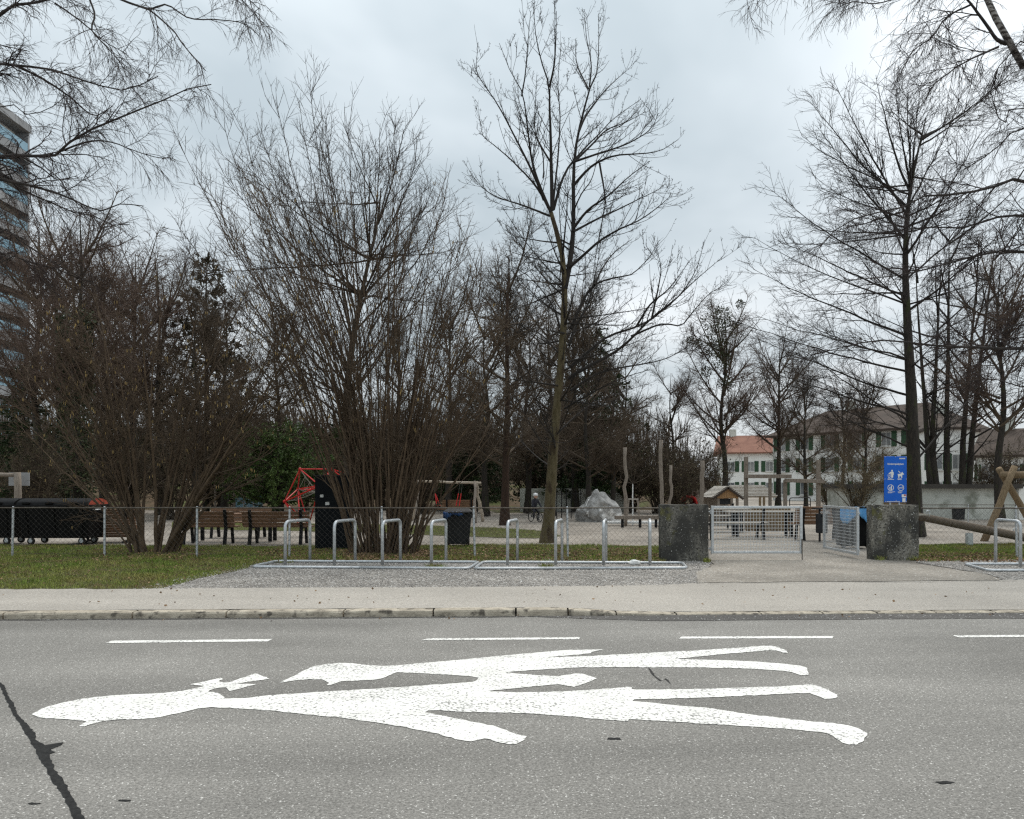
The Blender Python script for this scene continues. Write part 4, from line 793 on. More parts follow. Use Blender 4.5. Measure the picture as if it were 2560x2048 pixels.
for z_ in (4.5, 5.5, 6.4, 7.2, 8.0, 8.8, 9.6, 10.4, 11.2, 12.0):
    a_ = random.uniform(1.9, 4.4); q_ = random.uniform(1.4, 2.8); s_ = Vector((bB.x + .1, bB.y, z_)); LB.append((bez(s_, s_ + Vector((math.cos(a_) * q_, math.sin(a_) * q_, random.uniform(.2, 1.6))), .2), .045, .01))
tree_thing('birch_tree', 'weeping birch whose dark limbs hang in from the left edge', None, bB, [(trB, .2, .02)], LB, BIRCH, M['bark_birch'], M['bark_limb'], M['twig_birch'])
YC = 15.8; bC = Vector((12.6, 15.9, .09)); trC = [bC, bC + Vector((-.1, 0, 3)), bC + Vector((0, .1, 6)), bC + Vector((-.4, 0, 8.6)), bC + Vector((-1.0, 0, 10.2)), A(2585, 200, YC), A(2500, 90, YC), A(2455, 0, YC), A(2430, -60, YC)]
def climb(z, pts, r0, r1, Y0, Y1, conv):
    n = len(pts); o = [Vector((bC.x - .05, bC.y, z))] if z else []
    for i, p in enumerate(pts): o.append(A(*conv(*p), Y0 + (Y1 - Y0) * i / (n - 1)))
    return (o, PX(r0, YC), PX(r1, YC))
LC = [climb(0, ((2010,270),(1960,250),(1900,170),(1810,40),(1750,-20),(1650,-90)), 5, 2, 15.8, 15.4, zr), climb(7.2, ((2119,1105),(1950,1125),(1700,1170),(1500,1180),(1350,1250),(1100,1290),(900,1390),(820,1480)), 6, 1, 15.8, 15, zr),
      climb(6.6, ((2119,1335),(1900,1370),(1700,1415),(1560,1405),(1380,1430),(1250,1440)), 6, 1, 15.8, 16.4, zr), climb(6.0, ((2119,1560),(1880,1575),(1700,1610),(1500,1665),(1300,1700),(1050,1720)), 6, 1, 15.8, 15, zr),
      climb(0, ((1960,290),(1800,360),(1680,430),(1560,520),(1480,560)), 3, .8, 15.7, 15, zr), climb(0, ((1790,30),(1640,110),(1560,220),(1450,300),(1390,370)), 2.6, .8, 15.6, 15, zr), climb(0, ((1700,-60),(1450,-50),(1280,10),(1180,30),(1050,20),(950,60)), 2.4, .8, 15.4, 14.6, zr),
      climb(0, ((1600,-90),(1000,-90),(700,-70),(500,-40),(400,0)), 2.2, .8, 15.2, 14, zr), climb(5.0, ((882,665),(700,668),(480,660),(330,655),(260,630),(0,620),(-200,650),(-420,700)), 7, 1, 15.9, 15.4, zq), climb(5.6, ((882,510),(760,570),(690,640),(640,720)), 4, 1.5, 15.9, 16.2, zq),
      climb(7.8, ((2119,790),(2030,850),(1900,960),(1750,1050),(1650,940)), 3.4, .9, 15.9, 16.6, zr), climb(8.3, ((2119,640),(2000,740),(1950,640),(1940,560),(2000,400)), 2.6, .9, 15.9, 15.2, zr), climb(3.8, ((882,900),(760,860),(600,850),(480,900)), 3, 1, 16, 17, zq),
      climb(9.0, ((2119,270),(2040,330),(1960,400),(1900,520),(1860,640)), 2.6, .9, 15.9, 15.2, zr)]
tree_thing('birch_tree', 'weeping birch whose thick limbs reach in from the right edge', None, bC, [(trC, .2, .05)], LC, BIRCH, M['bark_birch'], M['bark_limb'], M['twig_birch'])

# ---- clump of slender dark trunks in front of the garden wall
YK = 37.0; bK = Vector((*A(2380, 1290, YK)[:2], .09)); trk = []; lk = []
for (x0, x1, y1, x2, y2) in ((2336, 2318, 1100, 2300, 800), (2352, 2330, 1100, 2345, 780), (2372, 2368, 1080, 2372, 700), (2398, 2412, 1080, 2440, 760), (2410, 2432, 1080, 2475, 720)):
    P = [Vector((*A(x0, 1290, YK)[:2], .09)), A(x1 * .5 + x0 * .5 + (x1 - x0) * .2, 1190, YK), A(x1, y1, YK + .2), A((x1 + x2) / 2, (y1 + y2) / 2, YK + .4), A(x2, y2, YK + .5), A(x2 + (x2 - x1) * .4, y2 - 120, YK + .6)]
    trk.append((P, PX(10, YK), PX(.8, YK)))
    for q in range(12):
        j = random.uniform(1.2, 4.9); i = int(j); s_ = P[i].lerp(P[i + 1], j - i); e_ = s_ + Vector((random.uniform(-2.6, 2.6), random.uniform(-2, 2), random.uniform(.6, 3.2))); lk.append((bez(s_, e_, .2), .05, .012))
tree_thing('tree_clump', 'clump of five slender dark trunks in front of the garden wall', None, bK, trk, lk,
           [dict(n=330, t0=.1, t1=1, ang=38, angsd=12, ln=(.8, 2.0), K=6, wob=.1, trop=(0, 0, .1), rr=.5, rmin=.01, rmax=.02), dict(n=1800, t0=.1, t1=1, ang=42, angsd=14, ln=(.4, 1.0), K=4, wob=.12, trop=(0, 0, 0), rr=.6, rmin=.006, rmax=.01),
            dict(n=5000, t0=.1, t1=1, ang=42, angsd=16, ln=(.15, .5), K=3, wob=.15, trop=(0, 0, -.3), rr=.8, rmin=.005, rmax=.007)], M['bark_dark'], M['twig_dark'], M['twig_dark'])

# ---- far bare trees: two prototypes with parts, then copies
def far_tree(kind, label, group):
    hgt = 13.0; tr = [Vector((0, 0, 0)), Vector((.1, 0, 2.4)), Vector((-.1, .1, 5)), Vector((.15, 0, 8)), Vector((.1, .1, 11))]; lb = []
    for i in range(24):
        z = random.uniform(2.2, 9.5); a = i * 2.4; q = random.uniform(2.0, 4.2) * (1.1 - z / 16); s_ = Vector((.05, .05, z)); e_ = Vector((math.cos(a) * q, math.sin(a) * q, z + random.uniform(1.2, 3.6)))
        lb.append((bez(s_, e_, .25), .06, .012))
    dn = -.9 if kind == 'birch' else .2
    return tree_thing('birch_tree' if kind == 'birch' else 'bare_tree', label, group, Vector((0, 0, 0)), [(tr, .2, .012)], lb,
        [dict(n=480, t0=.1, t1=1, ang=40, angsd=12, ln=(.9, 2.2), K=6, wob=.1, trop=(0, 0, .2), rr=.5, rmin=.012, rmax=.025), dict(n=2500, t0=.1, t1=1, ang=42, angsd=14, ln=(.4, 1.1), K=4, wob=.12, trop=(0, 0, dn), rr=.6, rmin=.006, rmax=.012),
         dict(n=5200, t0=.1, t1=1, ang=42, angsd=16, ln=(.2, .6), K=3, wob=.15, trop=(0, 0, dn * 1.6), rr=.8, rmin=.005, rmax=.007)], M['bark_dark'], M['twig_far'], M['twig_purple' if kind == 'birch' else 'twig_far'])[0]
far_group = 'bare trees at the back of the park'
protoA = far_tree('bare', 'bare tree with reddish trunk right of the wooden swing', far_group); protoB = far_tree('birch', 'leafless birch with mistletoe tufts left of the red roofed house', far_group)
spots = [(protoA, 1262, 31, .95, 'bare tree with reddish trunk right of the wooden swing'), (protoB, 1808, 46, 1.06, 'leafless birch with mistletoe tufts left of the red roofed house'),
         ('B', 1945, 50, .98, 'forked dark tree in front of the white house corner'), ('A', 1318, 44, 1.0, 'bare tree just left of the maple trunk'), ('A', 1470, 36, .8, 'bare tree standing behind the boulder'),
         ('A', 1560, 48, .85, 'bare tree above the dark thicket'), ('A', 1680, 52, .8, 'slanting bare tree left of the mistletoe birch'), ('B', 190, 34, 1.2, 'ivy clad tree behind the dumpster'), ('B', 90, 40, 1.3, 'birch with drooping purple twigs in front of the tower block'),
         ('B', 330, 48, 1.4, 'birch behind the smaller hazel'), ('A', 560, 40, 1.0, 'bare tree behind the picnic benches'), ('A', 1120, 40, 1.0, 'bare tree above the wooden swing'), ('B', 2500, 34, 1.0, 'bare tree above the log swing frame'), ('B', 2110, 56, .8, 'birch in front of the brown roof'), ('B', 262, 43, 1.2, 'birch left of the smaller hazel top'), ('A', 690, 46, 1.1, 'bare tree above the green yew'), ('B', 400, 42, 1.2, 'birch right of the smaller hazel top'), ('B', 150, 50, 1.45, 'tall birch behind the ivy clad tree'), ('A', 490, 36, .9, 'bare tree left of the pale goal frame'), ('A', 1215, 40, .95, 'bare tree right above the swing beam'), ('A', 1440, 46, 1.15, 'taller bare tree right behind the maple trunk'), ('A', 2165, 50, .75, 'bare tree before the brown roof left of the sign'), ('A', 2015, 46, .72, 'small bare tree before the white facade'), ('A', 1380, 40, .95, 'bare tree hidden behind the maple trunk'), ('A', 1530, 41, .75, 'bare tree between boulder and tallest pole'), ('A', 1000, 48, 1.0, 'bare tree behind the big hazel base')]
FAR = {}
for p, x, Y, s, lab in spots:
    o = p if not isinstance(p, str) else copy_tree(protoA if p == 'A' else protoB); g = A(x, 1215, Y); o.location = (g.x, g.y, .09); o.scale = (s, s, s); o.rotation_euler[2] = random.uniform(0, 6.28)
    o['label'] = lab; FAR[x] = o
for x in (1262,):
    for c in FAR[x].children:
        if c.name.startswith('trunk'): c.data = c.data.copy(); c.data.materials[0] = M['bark_red']
def ball(parent, c, r, n, m, name, size=.09, squash=1.0):
    P = unit(rng.normal(size=(n, 3))) * (r * rng.random((n, 1)) ** .4) * [1, 1, squash]; V, f = leaf_quads(P + c, P + rng.normal(0, .3 * r, P.shape), size); return npmesh(name, V, f, m, parent, False)
o = FAR[1808]; o.rotation_euler[2] = 0
for (px, py, r) in ((1790, 800, .75), (1800, 840, .8), (1805, 900, .5), (1795, 870, .6), (1850, 760, .22), (1833, 815, .2), (1745, 860, .25), (1725, 850, .18), (1765, 885, .3), (1765, 930, .25), (1815, 960, .4), (1805, 790, .5)):
    g = A(px, py, 46 + random.uniform(-.6, .6)); c = (np.array(tuple(g)) - np.array(tuple(o.location))) / o.scale[0]; ball(o, c, r, int(700 * r), M['mistletoe'], 'mistletoe', .11)['kind'] = 'stuff'
o = FAR[190]; zz_ = rng.random(5200) * 7.5; an = rng.random(5200) * 6.28; q = .22 + rng.random(5200) * .35
C = np.stack([np.cos(an) * q, np.sin(an) * q, zz_], 1); V, f = leaf_quads(C, np.stack([np.cos(an), np.sin(an), np.full(5200, -.6)], 1), .12, .8); npmesh('ivy', V, f, M['ivy'], o, False)

# ---- conifers
def conifer(name, label, group, hgt, rad, m, shape='cone', n_br=150, fol=26000, z0=.6, droop=-.2, ls=.2):
    t = thing(name, label, 'tree', group=group); tr = resample([(0, 0, 0), (.03, .02, hgt * .5), (0, 0, hgt)], 10); V, f = tubes(tr[None], np.linspace(.2, .02, 10)[None], 10); npmesh('trunk', V, f, M['bark_dark'], t)
    z = z0 + (hgt - z0) * rng.random(n_br) ** 1.05; a = rng.random(n_br) * 6.28; u = (z - z0) / (hgt - z0)
    q = rad * ((1 - u) ** .8 + .06) if shape == 'cone' else rad * np.sqrt(np.clip(1 - (2 * u - .75) ** 2 * .6, .05, 1))
    q = q * rng.uniform(.6, 1.12, n_br); K = 6; s = np.linspace(0, 1, K)[None, :, None]; D = np.stack([np.cos(a), np.sin(a), np.full(n_br, droop)], 1)
    P = np.stack([np.zeros(n_br), np.zeros(n_br), z], 1)[:, None] + D[:, None] * s * q[:, None, None]; P[:, :, 2] += (s[:, :, 0] ** 2) * q[:, None] * .12
    Rr = np.linspace(.03, .006, K)[None].repeat(n_br, 0); tw = offshoots(P, Rr, n_br * 9, .15, 1, 48, 14, (.3, .95), 4, .1, (0, 0, -.2), .5, .005, .01)
    V, f = merge([tubes(P, Rr, 4), tubes(*tw, 3)]); npmesh('branchwork', V, f, M['twig'], t)
    TP = tw[0]; k = rng.choice(len(TP), fol); x = rng.random((fol, 1)) * 3; i = np.minimum(x[:, 0].astype(int), 2); C = TP[k, i] * (1 - (x - i[:, None])) + TP[k, i + 1] * (x - i[:, None])
    D = unit(TP[k, i + 1] - TP[k, i]) + rng.normal(0, .45, (fol, 3)); V, f = leaf_quads(C, D, ls, .34); npmesh('crown', V, f, m, t, False); return t
cg = 'conifers at the back of the park'
cedar = conifer('cedar_tree', 'big brownish green conifer with level branches behind the picnic benches', cg, 14, 4.6, M['needle_brown'], n_br=140, fol=28000, z0=1.5, droop=-.02)
yew = conifer('yew_tree', 'fresh green yew behind the red climbing frame', cg, 4.2, 2.9, M['needle_green'], 'round', 150, 40000, .3, .15, .13)
fir = conifer('fir_tree', 'dark pointed conifer right of the maple trunk', cg, 11, 3.9, M['needle'], n_br=170, fol=30000, z0=1.2)
def put(o, x, Y, s=1, rz=0): g = A(x, 1215, Y); o.location = (g.x, g.y, .09); o.scale = (s, s, s); o.rotation_euler[2] = rz; return o
put(cedar, 515, 44); put(yew, 700, 38); put(fir, 1490, 47, .98)
for src, x, Y, s, lab in ((fir, 1190, 46, .62, 'dark conifer above the wooden swing'), (fir, 1405, 50, .75, 'dark conifer hidden behind the maple trunk'), (fir, 60, 48, .8, 'dark conifer near the tower block'), (yew, 590, 46, 1.0, 'darker evergreen left of the climbing frame'), (yew, 820, 48, 1.1, 'evergreen behind the black board'), (fir, 870, 54, .7, 'dark conifer behind the hazel stems'), (yew, 1095, 50, .9, 'evergreen left of the wooden swing'), (cedar, 300, 54, .8, 'brownish conifer left of the smaller hazel')):
    c = put(copy_tree(src), x, Y, s, random.uniform(0, 6)); c['label'] = lab

# ---- twiggy undergrowth: shrub prototype and copies
def shrub(label, group, r, hgt, leaf, nl, n2=1900, n3=2200, mw='twig_far', ns=26):
    lb = [(bez(Vector((random.uniform(-.2, .2), random.uniform(-.2, .2), 0)), Vector((random.gauss(0, r * .5), random.gauss(0, r * .5), hgt * random.uniform(.55, 1))), -.2), .025, .008) for i in range(ns)]
    t, k = tree_thing('bare_shrub', label, group, Vector((0, 0, 0)), [], lb, [dict(n=260, t0=.1, t1=1, ang=32, angsd=12, ln=(.4, 1.3), K=5, wob=.12, trop=(0, 0, .1), rr=.6, rmin=.008, rmax=.014), dict(n=n2, t0=.1, t1=1, ang=40, angsd=14, ln=(.2, .7), K=3, wob=.15, trop=(0, 0, 0), rr=.7, rmin=.006, rmax=.008),
        dict(n=n3, t0=.1, t1=1, ang=40, angsd=14, ln=(.12, .4), K=3, wob=.15, trop=(0, 0, 0), rr=.8, rmin=.005, rmax=.006)], None, M['bark'], M[mw], cat='shrub', limb_name='stem')
    P = k[2][0]; j = rng.choice(len(P), nl); V, f = leaf_quads(P[j, -1], rng.normal(size=(nl, 3)), .08, .7); npmesh('dry_leaves', V, f, leaf, t, False)['kind'] = 'stuff'; return t
sg = 'shrubs at the back of the park'
sh = shrub('dark thicket behind the tallest wooden pole', sg, 1.9, 3.6, M['shrub_leaf'], 1500)
sh2 = shrub('tawny bare shrub in front of the white house', sg, 1.9, 3.6, M['shrub_leaf'], 200, 900, 700, 'twig_tawny', 16)
for i, (x, Y, s, lab) in enumerate(((2075, 40, .85, 'tawny bare shrub in front of the white house'), (2140, 36, .95, 'olive brown shrub left of the blue sign'), (2200, 38, .9, 'bare shrub directly behind the blue sign'))):
    c = put(sh2 if i == 0 else copy_tree(sh2), x, Y, s, random.uniform(0, 6)); c['label'] = lab
sspots = [(1640, 44, 1.2, 'dark thicket behind the tallest wooden pole'), (1735, 46, 1.2, 'thicket behind the red slide'), (1580, 46, 1.1, 'thicket behind the staked young tree'),
    (1780, 42, 1.0, 'shrub left of the small playhouse'), (90, 32, 1.0, 'brown shrub above the dumpster'), (430, 36, 1.1, 'bare shrub behind the smaller hazel'), (620, 52, 1.3, 'bare shrub left of the climbing frame'), (760, 50, 1.2, 'bare shrub behind the climbing frame'), (1150, 48, 1.2, 'bare shrub behind the wheelie bin'), (1240, 54, 1.2, 'bare shrub behind the reddish trunk'), (1420, 56, 1.2, 'bare shrub behind the boulder'), (2450, 40, .9, 'bare shrub in front of the garden wall'), (2540, 40, 1.1, 'bare shrub at the right edge by the garden wall'), (960, 50, 1.3, 'bare shrub behind the hazel stems'), (330, 42, 1.3, 'bare shrub behind the smaller hazel base'), (540, 44, 1.2, 'bare shrub behind the pale goal frame'), (880, 44, 1.2, 'bare shrub behind the notice board'), (1060, 44, 1.1, 'bare shrub left of the wooden swing'), (1330, 50, 1.3, 'bare shrub behind the child on the bicycle'), (1490, 52, 1.2, 'bare shrub under the dark pointed conifer'), (1690, 40, .9, 'dark thicket between the wooden poles'), (150, 40, 1.3, 'bare shrub behind the ivy clad tree')]
for i, (x, Y, s, lab) in enumerate(sspots):
    c = put(sh if i == 0 else copy_tree(sh), x, Y, s, random.uniform(0, 6)); c['label'] = lab


# ---- the wood far behind, one mass: a patch of thicket repeated along the back
n = 900; bx = rng.uniform(-14, 14, n); by = rng.uniform(-6, 6, n); hh = rng.uniform(2.5, 8.5, n); K = 5
P = np.stack([bx, by, np.full(n, .05)], 1)[:, None] + np.stack([rng.normal(0, .9, n), rng.normal(0, .9, n), hh], 1)[:, None] * np.linspace(0, 1, K)[None, :, None] + np.cumsum(rng.normal(0, .12, (n, K, 3)), 1) * [1, 1, .2]
Rr = np.linspace(.06, .02, K)[None].repeat(n, 0); w1 = offshoots(P, Rr, 5200, .1, 1, 38, 14, (.8, 2.2), 4, .1, (0, 0, .2), .5, .014, .025); w2 = offshoots(*w1, 13000, .1, 1, 42, 14, (.4, 1.2), 3, .12, (0, 0, 0), .6, .01, .014)
V, f = merge([tubes(P, Rr, 4), tubes(*w1, 3), tubes(*w2, 3)]); wood = tag(bpy.data.objects.new('distant_woodland', None), 'mass of bare brown woodland at the back of the park', 'woodland', kind='stuff'); COL.objects.link(wood)
wd0 = npmesh('thicket', V, f, M['twig_far'], wood)
for i, (x, y, s_, rz) in enumerate(((-46, 66, 1, 0), (-22, 66, 1, 3.1), (1, 67, .95, 0.1), (-33, 76, 1.15, 3.0), (-8, 78, 1.1, .1), (-58, 78, 1.1, 0))):
    q = wd0 if i == 0 else wd0.copy()
    if i: COL.objects.link(q)
    q.location = (x, y, .05); q.scale = (s_, s_, s_); q.rotation_euler[2] = rz; q['kind'] = 'stuff'

# ------------------------------------------------------------------ buildings
def window(parent, c, ux, wd, ht, shut=True, m_sh=None, nrm=None):
    """c = centre on the facade, ux = direction along the facade, nrm = outward"""
    ux = Vector(ux).normalized(); nrm = Vector(nrm).normalized(); c = Vector(c); rot = Matrix((ux, nrm, Vector((0, 0, 1)))).transposed()
    f = MB().box(c + nrm * .01, (wd, .10, ht), rot).build('window', M['frame'], parent)
    for s in (-1, 1): MB().box(c + ux * s * wd * .235 + nrm * .03, (wd * .4, .10, ht * .86), rot).build('pane', M['glass'], f)
    if shut:
        for s in (-1, 1): MB().box(c + ux * s * (wd * .5 + wd * .27) + nrm * .05, (wd * .5, .06, ht * 1.06), rot).build('shutter', m_sh or M['shutter'], f)
    MB().box(c + nrm * .06 - Vector((0, 0, ht / 2 + .05)), (wd * 1.1, .2, .08), rot).build('sill', M['frame'], f)
def house(name, label, p0, p1, depth, eave, ridge, roofm, rows, cols, wsz, z0=0, hip=.5, group=None, overhang=.6):
    """facade from p0 to p1 (as seen left to right), block reaches `depth` behind it"""
    p0 = Vector((p0[0], p0[1], 0)); p1 = Vector((p1[0], p1[1], 0)); ux = (p1 - p0).normalized(); nb = Vector((-ux.y, ux.x, 0)); L_ = (p1 - p0).length; c = (p0 + p1) / 2
    t = thing(name, label, 'house', (c.x, c.y, 0), group=group); o = c
    W = MB(o); q = [p0, p1, p1 + nb * depth, p0 + nb * depth]; up = Vector((0, 0, eave)); lo = Vector((0, 0, -.1)); W.add([a + lo for a in q] + [a + up for a in q], [(0, 1, 5, 4), (1, 2, 6, 5), (2, 3, 7, 6), (3, 0, 4, 7)])
    W.build('wall', M['render'], t)
    e = [p0 - ux * overhang - nb * overhang, p1 + ux * overhang - nb * overhang, p1 + ux * overhang + nb * (depth + overhang), p0 - ux * overhang + nb * (depth + overhang)]; ez = Vector((0, 0, eave - .12)); r0 = p0 + nb * depth / 2 + ux * depth * hip * .5 + Vector((0, 0, ridge)); r1 = p1 + nb * depth / 2 - ux * depth * hip * .5 + Vector((0, 0, ridge)); th = Vector((0, 0, .18))
    vs = [a + ez + th for a in e] + [r0, r1] + [a + ez for a in e]
    rf = MB(o).add(vs, [(0, 1, 5, 4), (1, 2, 5), (2, 3, 4, 5), (3, 0, 4), (0, 6, 7, 1), (1, 7, 8, 2), (2, 8, 9, 3), (3, 9, 6, 0), (6, 9, 8, 7)]).build('roof', roofm, t)
    ch = (r0 * .75 + r1 * .25); MB(o).box(ch + Vector((0, 0, .25)), (.9, .6, 1.3)).build('chimney', M['render_grey'], rf)
    nrm = -nb; oo = Vector(o)
    for zc_ in rows:
        for u in cols: window(t, p0 + ux * L_ * u - oo + Vector((0, 0, zc_)), ux, wsz[0], wsz[1], True, None, nrm)
    MB(o).tube([p0 + ux * .15 - nb * .07 + Vector((0, 0, .0)), p0 + ux * .15 - nb * .07 + Vector((0, 0, eave - .1))], .06, 6).build('downpipe', M['render_grey'], t)
    return t
hA0 = A(1932, 1215, 86); hA1 = A(2312, 1215, 72)
house('apartment_house', 'long white house with brown hipped roof and green shutters', hA0[:2], hA1[:2], 11, 6.9, 9.7, M['tile_brown'], (1.35, 3.75, 6.0), (.07, .24, .42, .60, .78, .93), (1.0, 1.35))
hB0 = A(1795, 1215, 112); hB1 = A(1945, 1215, 112)
house('apartment_house', 'white house with faded red roof left of the brown roofed one', hB0[:2], (hB1.x, 110), 10, 6.2, 8.9, M['tile_red'], (1.4, 4.3), (.2, .5, .8), (1.1, 1.4), hip=0.0)
hC0 = A(2318, 1215, 67); hC1 = A(2425, 1215, 66)
house('apartment_house', 'white house with green shutters behind the trunk clump', hC0[:2], hC1[:2], 10, 6.4, 8.2, M['tile_brown'], (1.3, 3.6), (.22, .72), (.9, 1.3), hip=.35, overhang=.3)
hD0 = A(2440, 1215, 62); hD1 = A(2760, 1215, 58)
house('apartment_house', 'lower white house with brown roof at the right edge', hD0[:2], hD1[:2], 8, 3.9, 6.2, M['tile_brown'], (2.6,), (.1, .3, .62, .86), (.9, 1.2), hip=.1, overhang=.4)
# garden wall / garage row with flat roof edge
w0 = A(2120, 1215, 36.5); w1 = A(2548, 1215, 36); w2 = A(2720, 1215, 36)
gw = thing('garage_row', 'low pale garage wall with dark flat roof edge behind the trunks', 'garage', (w0.x, w0.y, 0)); o = (w0.x, w0.y, 0)
MB(o).box(((w0.x + w1.x) / 2, 37.6, .72), (w1.x - w0.x, 2.6, 1.52)).build('wall', M['render_grey'], gw)
MB(o).box(((w0.x + w1.x) / 2, 37.5, 1.58), (w1.x - w0.x + .3, 3.1, .2)).build('roof', M['dark_roof'], gw)
MB(o).box(((w1.x + w2.x) / 2 + .02, 37.4, .76), (w2.x - w1.x - .06, 2.6, 1.6)).build('wall', M['render'], gw)
MB(o).box((A(2245, 1215, 36).x, 36.26, .75), (1.0, .06, 1.35)).build('door', M['log_brown'], gw)
# pale low wall behind the boulder
q0 = A(1300, 1215, 47); q1 = A(1570, 1215, 47); tag(MB().box(((q0.x + q1.x) / 2, 47, .75), (q1.x - q0.x, .25, 1.4)).build('garden_wall', M['render_grey']), 'pale low wall behind the boulder', 'wall')
q0 = A(1180, 1215, 60); q1 = A(1600, 1215, 60); tag(MB().box(((q0.x + q1.x) / 2, 60.5, 1.4), (q1.x - q0.x, .4, .7)).build('retaining_wall', M['render_grey']), 'grey wall strip along the top of the leafy bank', 'wall')
# tower block at the left edge
tw = thing('tower_block', 'high grey tower block with blue glass balconies at the left edge', 'building', (-58, 72, 0)); o = (-58, 72, 0); xf = -51.4; fl = 2.8; nf = 14
MB(o).box((xf - 1.4 - 7, 72, nf * fl / 2), (14, 26, nf * fl)).build('wall', M['render'], tw)
MB(o).box((xf - 7.2, 72, nf * fl + .3), (14.9, 26.4, .8)).build('roof', M['concrete'], tw)
MB(o).box((xf - 1.5, 85.1, nf * fl / 2), (3.0, .3, nf * fl - .3)).build('end_wall', M['concrete'], tw)
for i in range(nf):
    z = i * fl; bl = MB(o).box((xf - .7, 72, z + .1), (1.5, 25.8, .22)).build('balcony', M['concrete'], tw); MB(o).box((xf + .03, 72, z + .02), (.1, 25.9, .95)).build('parapet', M['concrete'], bl)
    for k in range(10): MB(o).box((xf + .05, 60.4 + k * 2.57, z + 1.0), (.05, 2.5, .92)).build('glass_panel', M['blue_glass'], bl)
    for k in range(6): MB(o).box((xf - 1.36, 62 + k * 4.2, z + 1.35), (.1, 2.4, 2.0)).build('window', M['glass'], tw)

# ------------------------------------------------------------------ benches, tables, bins
def bench(label, loc, rz, L_=1.8, m=None, group='brown slatted benches', n_back=4):
    t = thing('park_bench', label, 'bench', (loc[0], loc[1], .09), rz, group); m = m or M['slat']
    for i in range(4): MB().box((0, .06 + i * .105, .455), (L_, .09, .035)).build('seat_slat', m, t, bevel=.006)
    for i in range(n_back):
        z = .52 + i * .095; MB().box((0, -.03 - (z - .45) * .22, z), (L_, .03, .082), Matrix.Rotation(.2, 3, 'X')).build('back_slat', m, t, bevel=.006)
    for s in (-1, 1):
        x = s * (L_ / 2 - .22); g = MB(); g.bar((x, -.175, .9), (x, -.07, .43), .07, .05); g.bar((x, .0, .425), (x, .43, .425), .05, .04); g.build('side_frame', M['black_steel'], t)
        MB().bar((x, -.07, .45), (x, -.17, 0), .08, .06).build('leg', M['black_steel'], t); MB().bar((x, .38, .42), (x, .46, 0), .07, .05).build('leg', M['black_steel'], t)
    return t
def table(label, loc, rz, L_=1.9, m=None, h=.74, group='picnic tables'):
    t = thing('picnic_table', label, 'table', (loc[0], loc[1], .09), rz, group); m = m or M['slat_grey']
    for i in range(5): MB().box((0, -.3 + i * .15, h), (L_, .135, .04)).build('top_slat', m, t, bevel=.006)
    for s in (-1, 1):
        x = s * (L_ / 2 - .3); MB().bar((x, -.2, h - .02), (x, -.22, 0), .09, .07).build('leg', M['black_steel'], t); MB().bar((x, .2, h - .02), (x, .22, 0), .09, .07).build('leg', M['black_steel'], t); MB().bar((x, -.3, h - .045), (x, .3, h - .045), .06, .05).build('crossbar', M['black_steel'], t)
    return t
def gp(x, Y): return A(x, 1215, Y)[:2]
bench('brown slatted bench half hidden behind the smaller hazel', gp(516, 20.7), 0, 1.5)
bench('brown slatted bench left of the black board', gp(692, 20.7), 0, 1.75)
table('picnic table between the two brown benches', gp(590, 21.9), 0, 2.6, M['slat'])
bench('brown slatted bench on the far side of the picnic table', gp(600, 23.6), math.pi, 1.8)
bench('brown slatted bench with its back to the gate', gp(2052, 22.2), 0, 1.5, n_back=5)
table('pale picnic table seen through the closed gate leaf', gp(1905, 24), 0, 2.2); table('second pale picnic table behind the left part of the gate', gp(1800, 26.5), .1, 1.9)
bench('pale bench without back rest in front of the picnic table', gp(1840, 22.6), 0, 1.9, M['slat_grey'], 'pale benches behind the gate', 0); bench('pale bench behind the second picnic table', gp(1780, 28), 0, 1.8, M['slat_grey'], 'pale benches behind the gate', 0)
# high backed lounge bench by the dumpster
lb = thing('lounge_bench', 'high backed brown slatted lounge bench right of the dumpster', 'bench', (*gp(275, 21.6), .09), R(6))
for i in range(11):
    u = i / 10; MB().box((-.0, -.12 - u * .22, .16 + u * .70), (1.5, .03, .06), Matrix.Rotation(.3, 3, 'X')).build('back_slat', M['slat'], lb)
for i in range(5): MB().box((0, .0 + i * .1, .34 + i * .02), (1.5, .085, .03)).build('seat_slat', M['slat'], lb)
for s in (-1, 1): MB().bar((s * .52, -.42, .95), (s * .52, -.10, .05), .06, .05).build('side_frame', M['black_steel'], lb); MB().bar((s * .52, -.5, .02), (s * .52, .5, .06), .06, .05).build('foot', M['black_steel'], lb)

